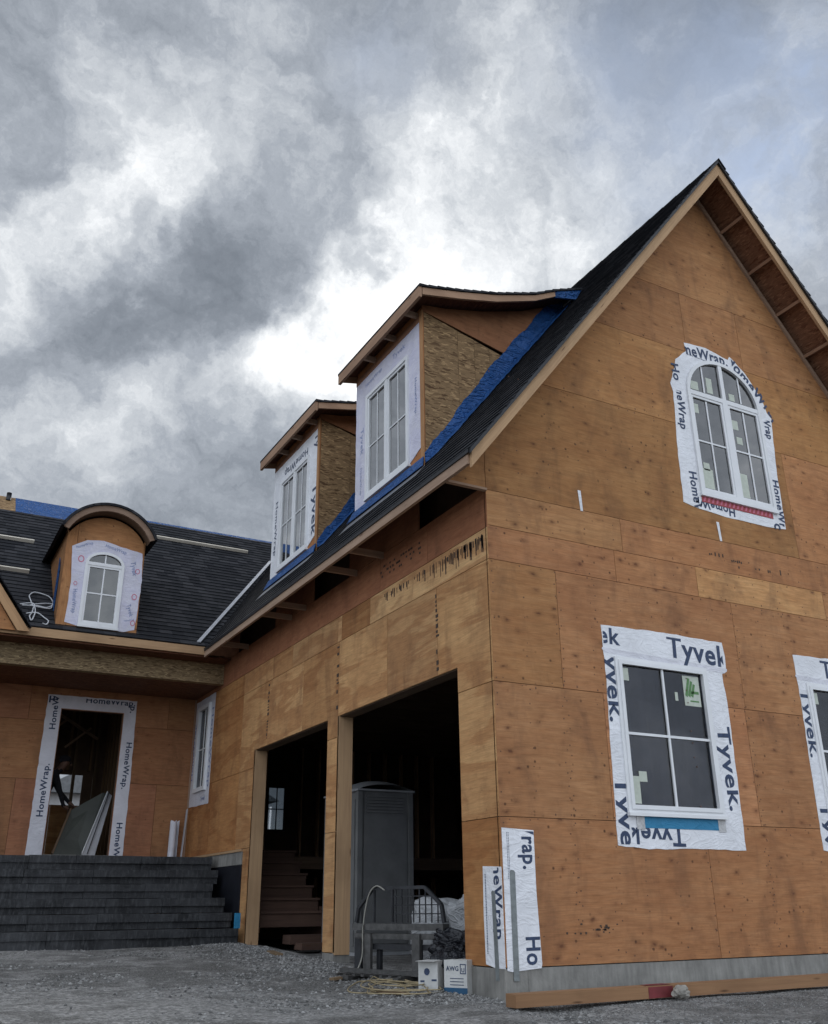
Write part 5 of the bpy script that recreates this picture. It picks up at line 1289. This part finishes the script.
# ================================================================ beyond: neighbour house and yard fence seen through the door
fe = thing('plywood_hoarding', 'low orange plywood hoarding in the yard seen through the doorway', 'hoarding', (-1, 15, 0))
mb = MB(); HF = Fr((0, 15.2, 0), (1, 0, 0)); sheets(mb, HF, [(-4 + 1.2 * i, -2.8 + 1.2 * i, .0, 2.6) for i in range(6)], (), t=.02); mb.build('panel', M['ply_light'], fe)
for i in range(4): mb = MB(); mb.box(-4 + i * 2, -3.95 + i * 2, 15.23, 15.3, -.3, 2.6); mb.build('post', M['lumber'], fe)
nb = thing('neighbour_house', 'grey neighbouring house with gable roof far behind the doorway', 'house', (2.0, 34, 0))
mb = MB(); mb.box(.5, 9.5, 32, 42, -.5, 4.65); mb.build('wall', M['nwall'], nb)
mb = MB(); mb.prism([(.1, 31.6, 4.6), (9.9, 31.6, 4.6), (5.6, 31.6, 6.9), (4.4, 31.6, 6.9)], (0, 11, 0)); mb.build('roof', M['nroof'], nb)
mb = MB(); mb.box(2, 3.6, 31.9, 31.99, 2.6, 4.2); wn = mb.build('window', M['vinyl'], nb)
mb = MB(); mb.box(2.1, 3.5, 31.88, 31.899, 2.7, 4.1); mb.build('pane', M['glass_low'], wn)

# ================================================================ camera
cam = bpy.data.cameras.new('camera'); co = bpy.data.objects.new('camera', cam); COL.objects.link(co); sc.camera = co
yaw, pit, rol, f = 1.0687173187777752, 0.39649019053498447, -0.010261460182610737, 940.17327
fw = V((math.cos(pit) * math.cos(yaw), math.cos(pit) * math.sin(yaw), math.sin(pit))); r0 = V((math.sin(yaw), -math.cos(yaw), 0)); u0 = r0.cross(fw)
r2 = r0 * math.cos(rol) + u0 * math.sin(rol); u2 = -r0 * math.sin(rol) + u0 * math.cos(rol)
co.matrix_world = Matrix(((r2.x, u2.x, -fw.x, CAM.x), (r2.y, u2.y, -fw.y, CAM.y), (r2.z, u2.z, -fw.z, CAM.z), (0, 0, 0, 1)))
cam.sensor_fit = 'VERTICAL'; cam.sensor_height = 24; cam.lens = f / 1024 * 24; cam.clip_start = .05; cam.clip_end = 3000

# ================================================================ sky and light
wd = bpy.data.worlds.new('World'); sc.world = wd; wd.use_nodes = True; nt = wd.node_tree; nt.nodes.clear(); k = N(nt)
out = k.n('ShaderNodeOutputWorld'); bg = k.n('ShaderNodeBackground'); k.l(bg.outputs[0], out.inputs[0]); bg.inputs[1].default_value = .1
SE, SA = rad(34), math.radians(67)
sky = k.n('ShaderNodeTexSky'); sky.sky_type = 'NISHITA'; sky.sun_disc = False; sky.sun_elevation = SE; sky.sun_rotation = math.pi / 2 - SA
tc = k.n('ShaderNodeTexCoord'); nd = k.n('ShaderNodeVectorMath', operation='NORMALIZE'); k.l(tc.outputs['Generated'], nd.inputs[0]); dirv = nd.outputs[0]
sepd = k.n('ShaderNodeSeparateXYZ'); k.l(dirv, sepd.inputs[0])
def warp(vec, scale, amp, det=5):
    n1 = k.n('ShaderNodeTexNoise'); n1.inputs['Scale'].default_value = scale; n1.inputs['Detail'].default_value = det; n1.inputs['Roughness'].default_value = .6; k.l(vec, n1.inputs[0])
    s1 = k.n('ShaderNodeVectorMath', operation='SUBTRACT'); k.l(n1.outputs[1], s1.inputs[0]); s1.inputs[1].default_value = (.5, .5, .5)
    s2 = k.n('ShaderNodeVectorMath', operation='SCALE'); k.l(s1.outputs[0], s2.inputs[0]); s2.inputs['Scale'].default_value = amp
    a = k.n('ShaderNodeVectorMath', operation='ADD'); k.l(vec, a.inputs[0]); k.l(s2.outputs[0], a.inputs[1]); return a.outputs[0]
wdir = warp(dirv, 5.0, .34, 8)
def pixdir(u, v):
    d = fw + r2 * ((u - 414) / f) - u2 * ((v - 512) / f); return d.normalized()
SKYB = [  # cloud masses: direction (written via its bearing in the photo), angular radius in px, brightness
 (335, 350, 60, 1.0), (300, 280, 45, .26), (400, 320, 60, .1), (440, 290, 65, .36), (90, 175, 62, .55), (150, 120, 45, .25), (150, 445, 50, .50), (15, 285, 50, .42), (240, 60, 60, .18),
 (470, 150, 60, .30), (400, 190, 60, .25), (580, 240, 75, .5), (660, 180, 40, .15), (620, 110, 50, .12), (540, 60, 50, .2), (800, 290, 60, .45), (270, 180, 50, .12), (240, 400, 34, .2), (60, 120, 40, .1), (770, 90, 40, .12),
 (40, 50, 75, -.26), (250, 270, 55, -.25), (60, 390, 65, -.20), (200, 350, 45, -.24), (370, 80, 60, -.16), (300, 120, 35, -.12), (180, 260, 45, -.22), (700, 60, 60, -.10), (120, 330, 40, -.2), (30, 440, 40, .12), (20, 170, 30, -.2), (215, 470, 40, -.06), (500, 180, 30, -.12), (640, 30, 50, -.12)]
acc = None
for (u, v, r, a) in SKYB:
    c = pixdir(u, v); kk = 2 / ((r * 1.3 / f) ** 2)
    dt = k.n('ShaderNodeVectorMath', operation='DISTANCE'); k.l(wdir, dt.inputs[0]); dt.inputs[1].default_value = tuple(c)
    e_ = k.math('MULTIPLY', k.math('EXPONENT', k.math('MULTIPLY', k.math('MULTIPLY', dt.outputs['Value'], dt.outputs['Value']), -kk / 2)), a)
    acc = e_ if acc is None else k.math('ADD', acc, e_)
fb = k.noise(wdir, 3.2, 8, .6); fb2 = k.noise(wdir, 10, 7, .68)
lum = k.math('ADD', k.math('MULTIPLY', acc, .62), k.math('MULTIPLY', k.math('SUBTRACT', fb, .5), .62)); lum = k.math('ADD', lum, k.math('MULTIPLY', k.math("SUBTRACT", fb2, .5), .66))
lum = k.math("ADD", lum, .40)
cl = k.ramp(lum, [(.05, (.11, .127, .152)), (.28, (.185, .207, .24)), (.44, (.28, .306, .345)), (.62, (.46, .485, .515)), (.80, (.72, .735, .75)), (1., (.98, .97, .95))])
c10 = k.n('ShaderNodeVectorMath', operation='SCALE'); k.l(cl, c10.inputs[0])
# unseen clouds behind the viewer, boosted above those in view to light the house
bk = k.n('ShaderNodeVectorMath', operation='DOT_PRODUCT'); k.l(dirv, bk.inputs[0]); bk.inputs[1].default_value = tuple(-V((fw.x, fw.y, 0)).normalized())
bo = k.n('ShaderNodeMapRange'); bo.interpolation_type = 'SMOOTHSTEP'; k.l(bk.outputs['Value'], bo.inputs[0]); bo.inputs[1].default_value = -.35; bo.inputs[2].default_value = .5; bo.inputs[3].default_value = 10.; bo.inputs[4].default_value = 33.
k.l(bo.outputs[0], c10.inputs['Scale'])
# thin blue gaps
gap = None
for (u, v, r, a) in ((775, 185, 60, .75), (700, 70, 85, .5), (380, 60, 50, .35), (800, 40, 50, .3)):
    c = pixdir(u, v); dt = k.n('ShaderNodeVectorMath', operation='DISTANCE'); k.l(wdir, dt.inputs[0]); dt.inputs[1].default_value = tuple(c)
    e_ = k.math('MULTIPLY', k.math('EXPONENT', k.math('MULTIPLY', k.math('MULTIPLY', dt.outputs['Value'], dt.outputs['Value']), -1 / ((r * 1.1 / f) ** 2))), a)
    gap = e_ if gap is None else k.math('ADD', gap, e_)
gapm = k.math('MULTIPLY', gap, k.ramp(fb, [(.42, 1.), (.62, .15)]))
blue = k.n('ShaderNodeVectorMath', operation='MULTIPLY'); k.l(sky.outputs[0], blue.inputs[0]); blue.inputs[1].default_value = (1.0, 1.15, 1.3)
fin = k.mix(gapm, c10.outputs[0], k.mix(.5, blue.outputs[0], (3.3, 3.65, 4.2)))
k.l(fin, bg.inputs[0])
sd = bpy.data.lights.new('sun', 'SUN'); so = bpy.data.objects.new('sun', sd); COL.objects.link(so); sd.energy = .9; sd.angle = rad(18); sd.color = (1, .96, .9)
dsun = V((math.cos(SE) * math.cos(SA), math.cos(SE) * math.sin(SA), math.sin(SE))); so.rotation_euler = dsun.to_track_quat('Z', 'Y').to_euler()

sc.view_settings.view_transform = 'Standard'; sc.view_settings.look = 'None'; sc.view_settings.exposure = .52; sc.view_settings.gamma = 1
sc.view_settings.use_curve_mapping = False
sc.render.engine = 'CYCLES'; sc.cycles.use_denoising = True; sc.cycles.max_bounces = 6; sc.cycles.transparent_max_bounces = 8; sc.cycles.caustics_reflective = False; sc.cycles.caustics_refractive = False
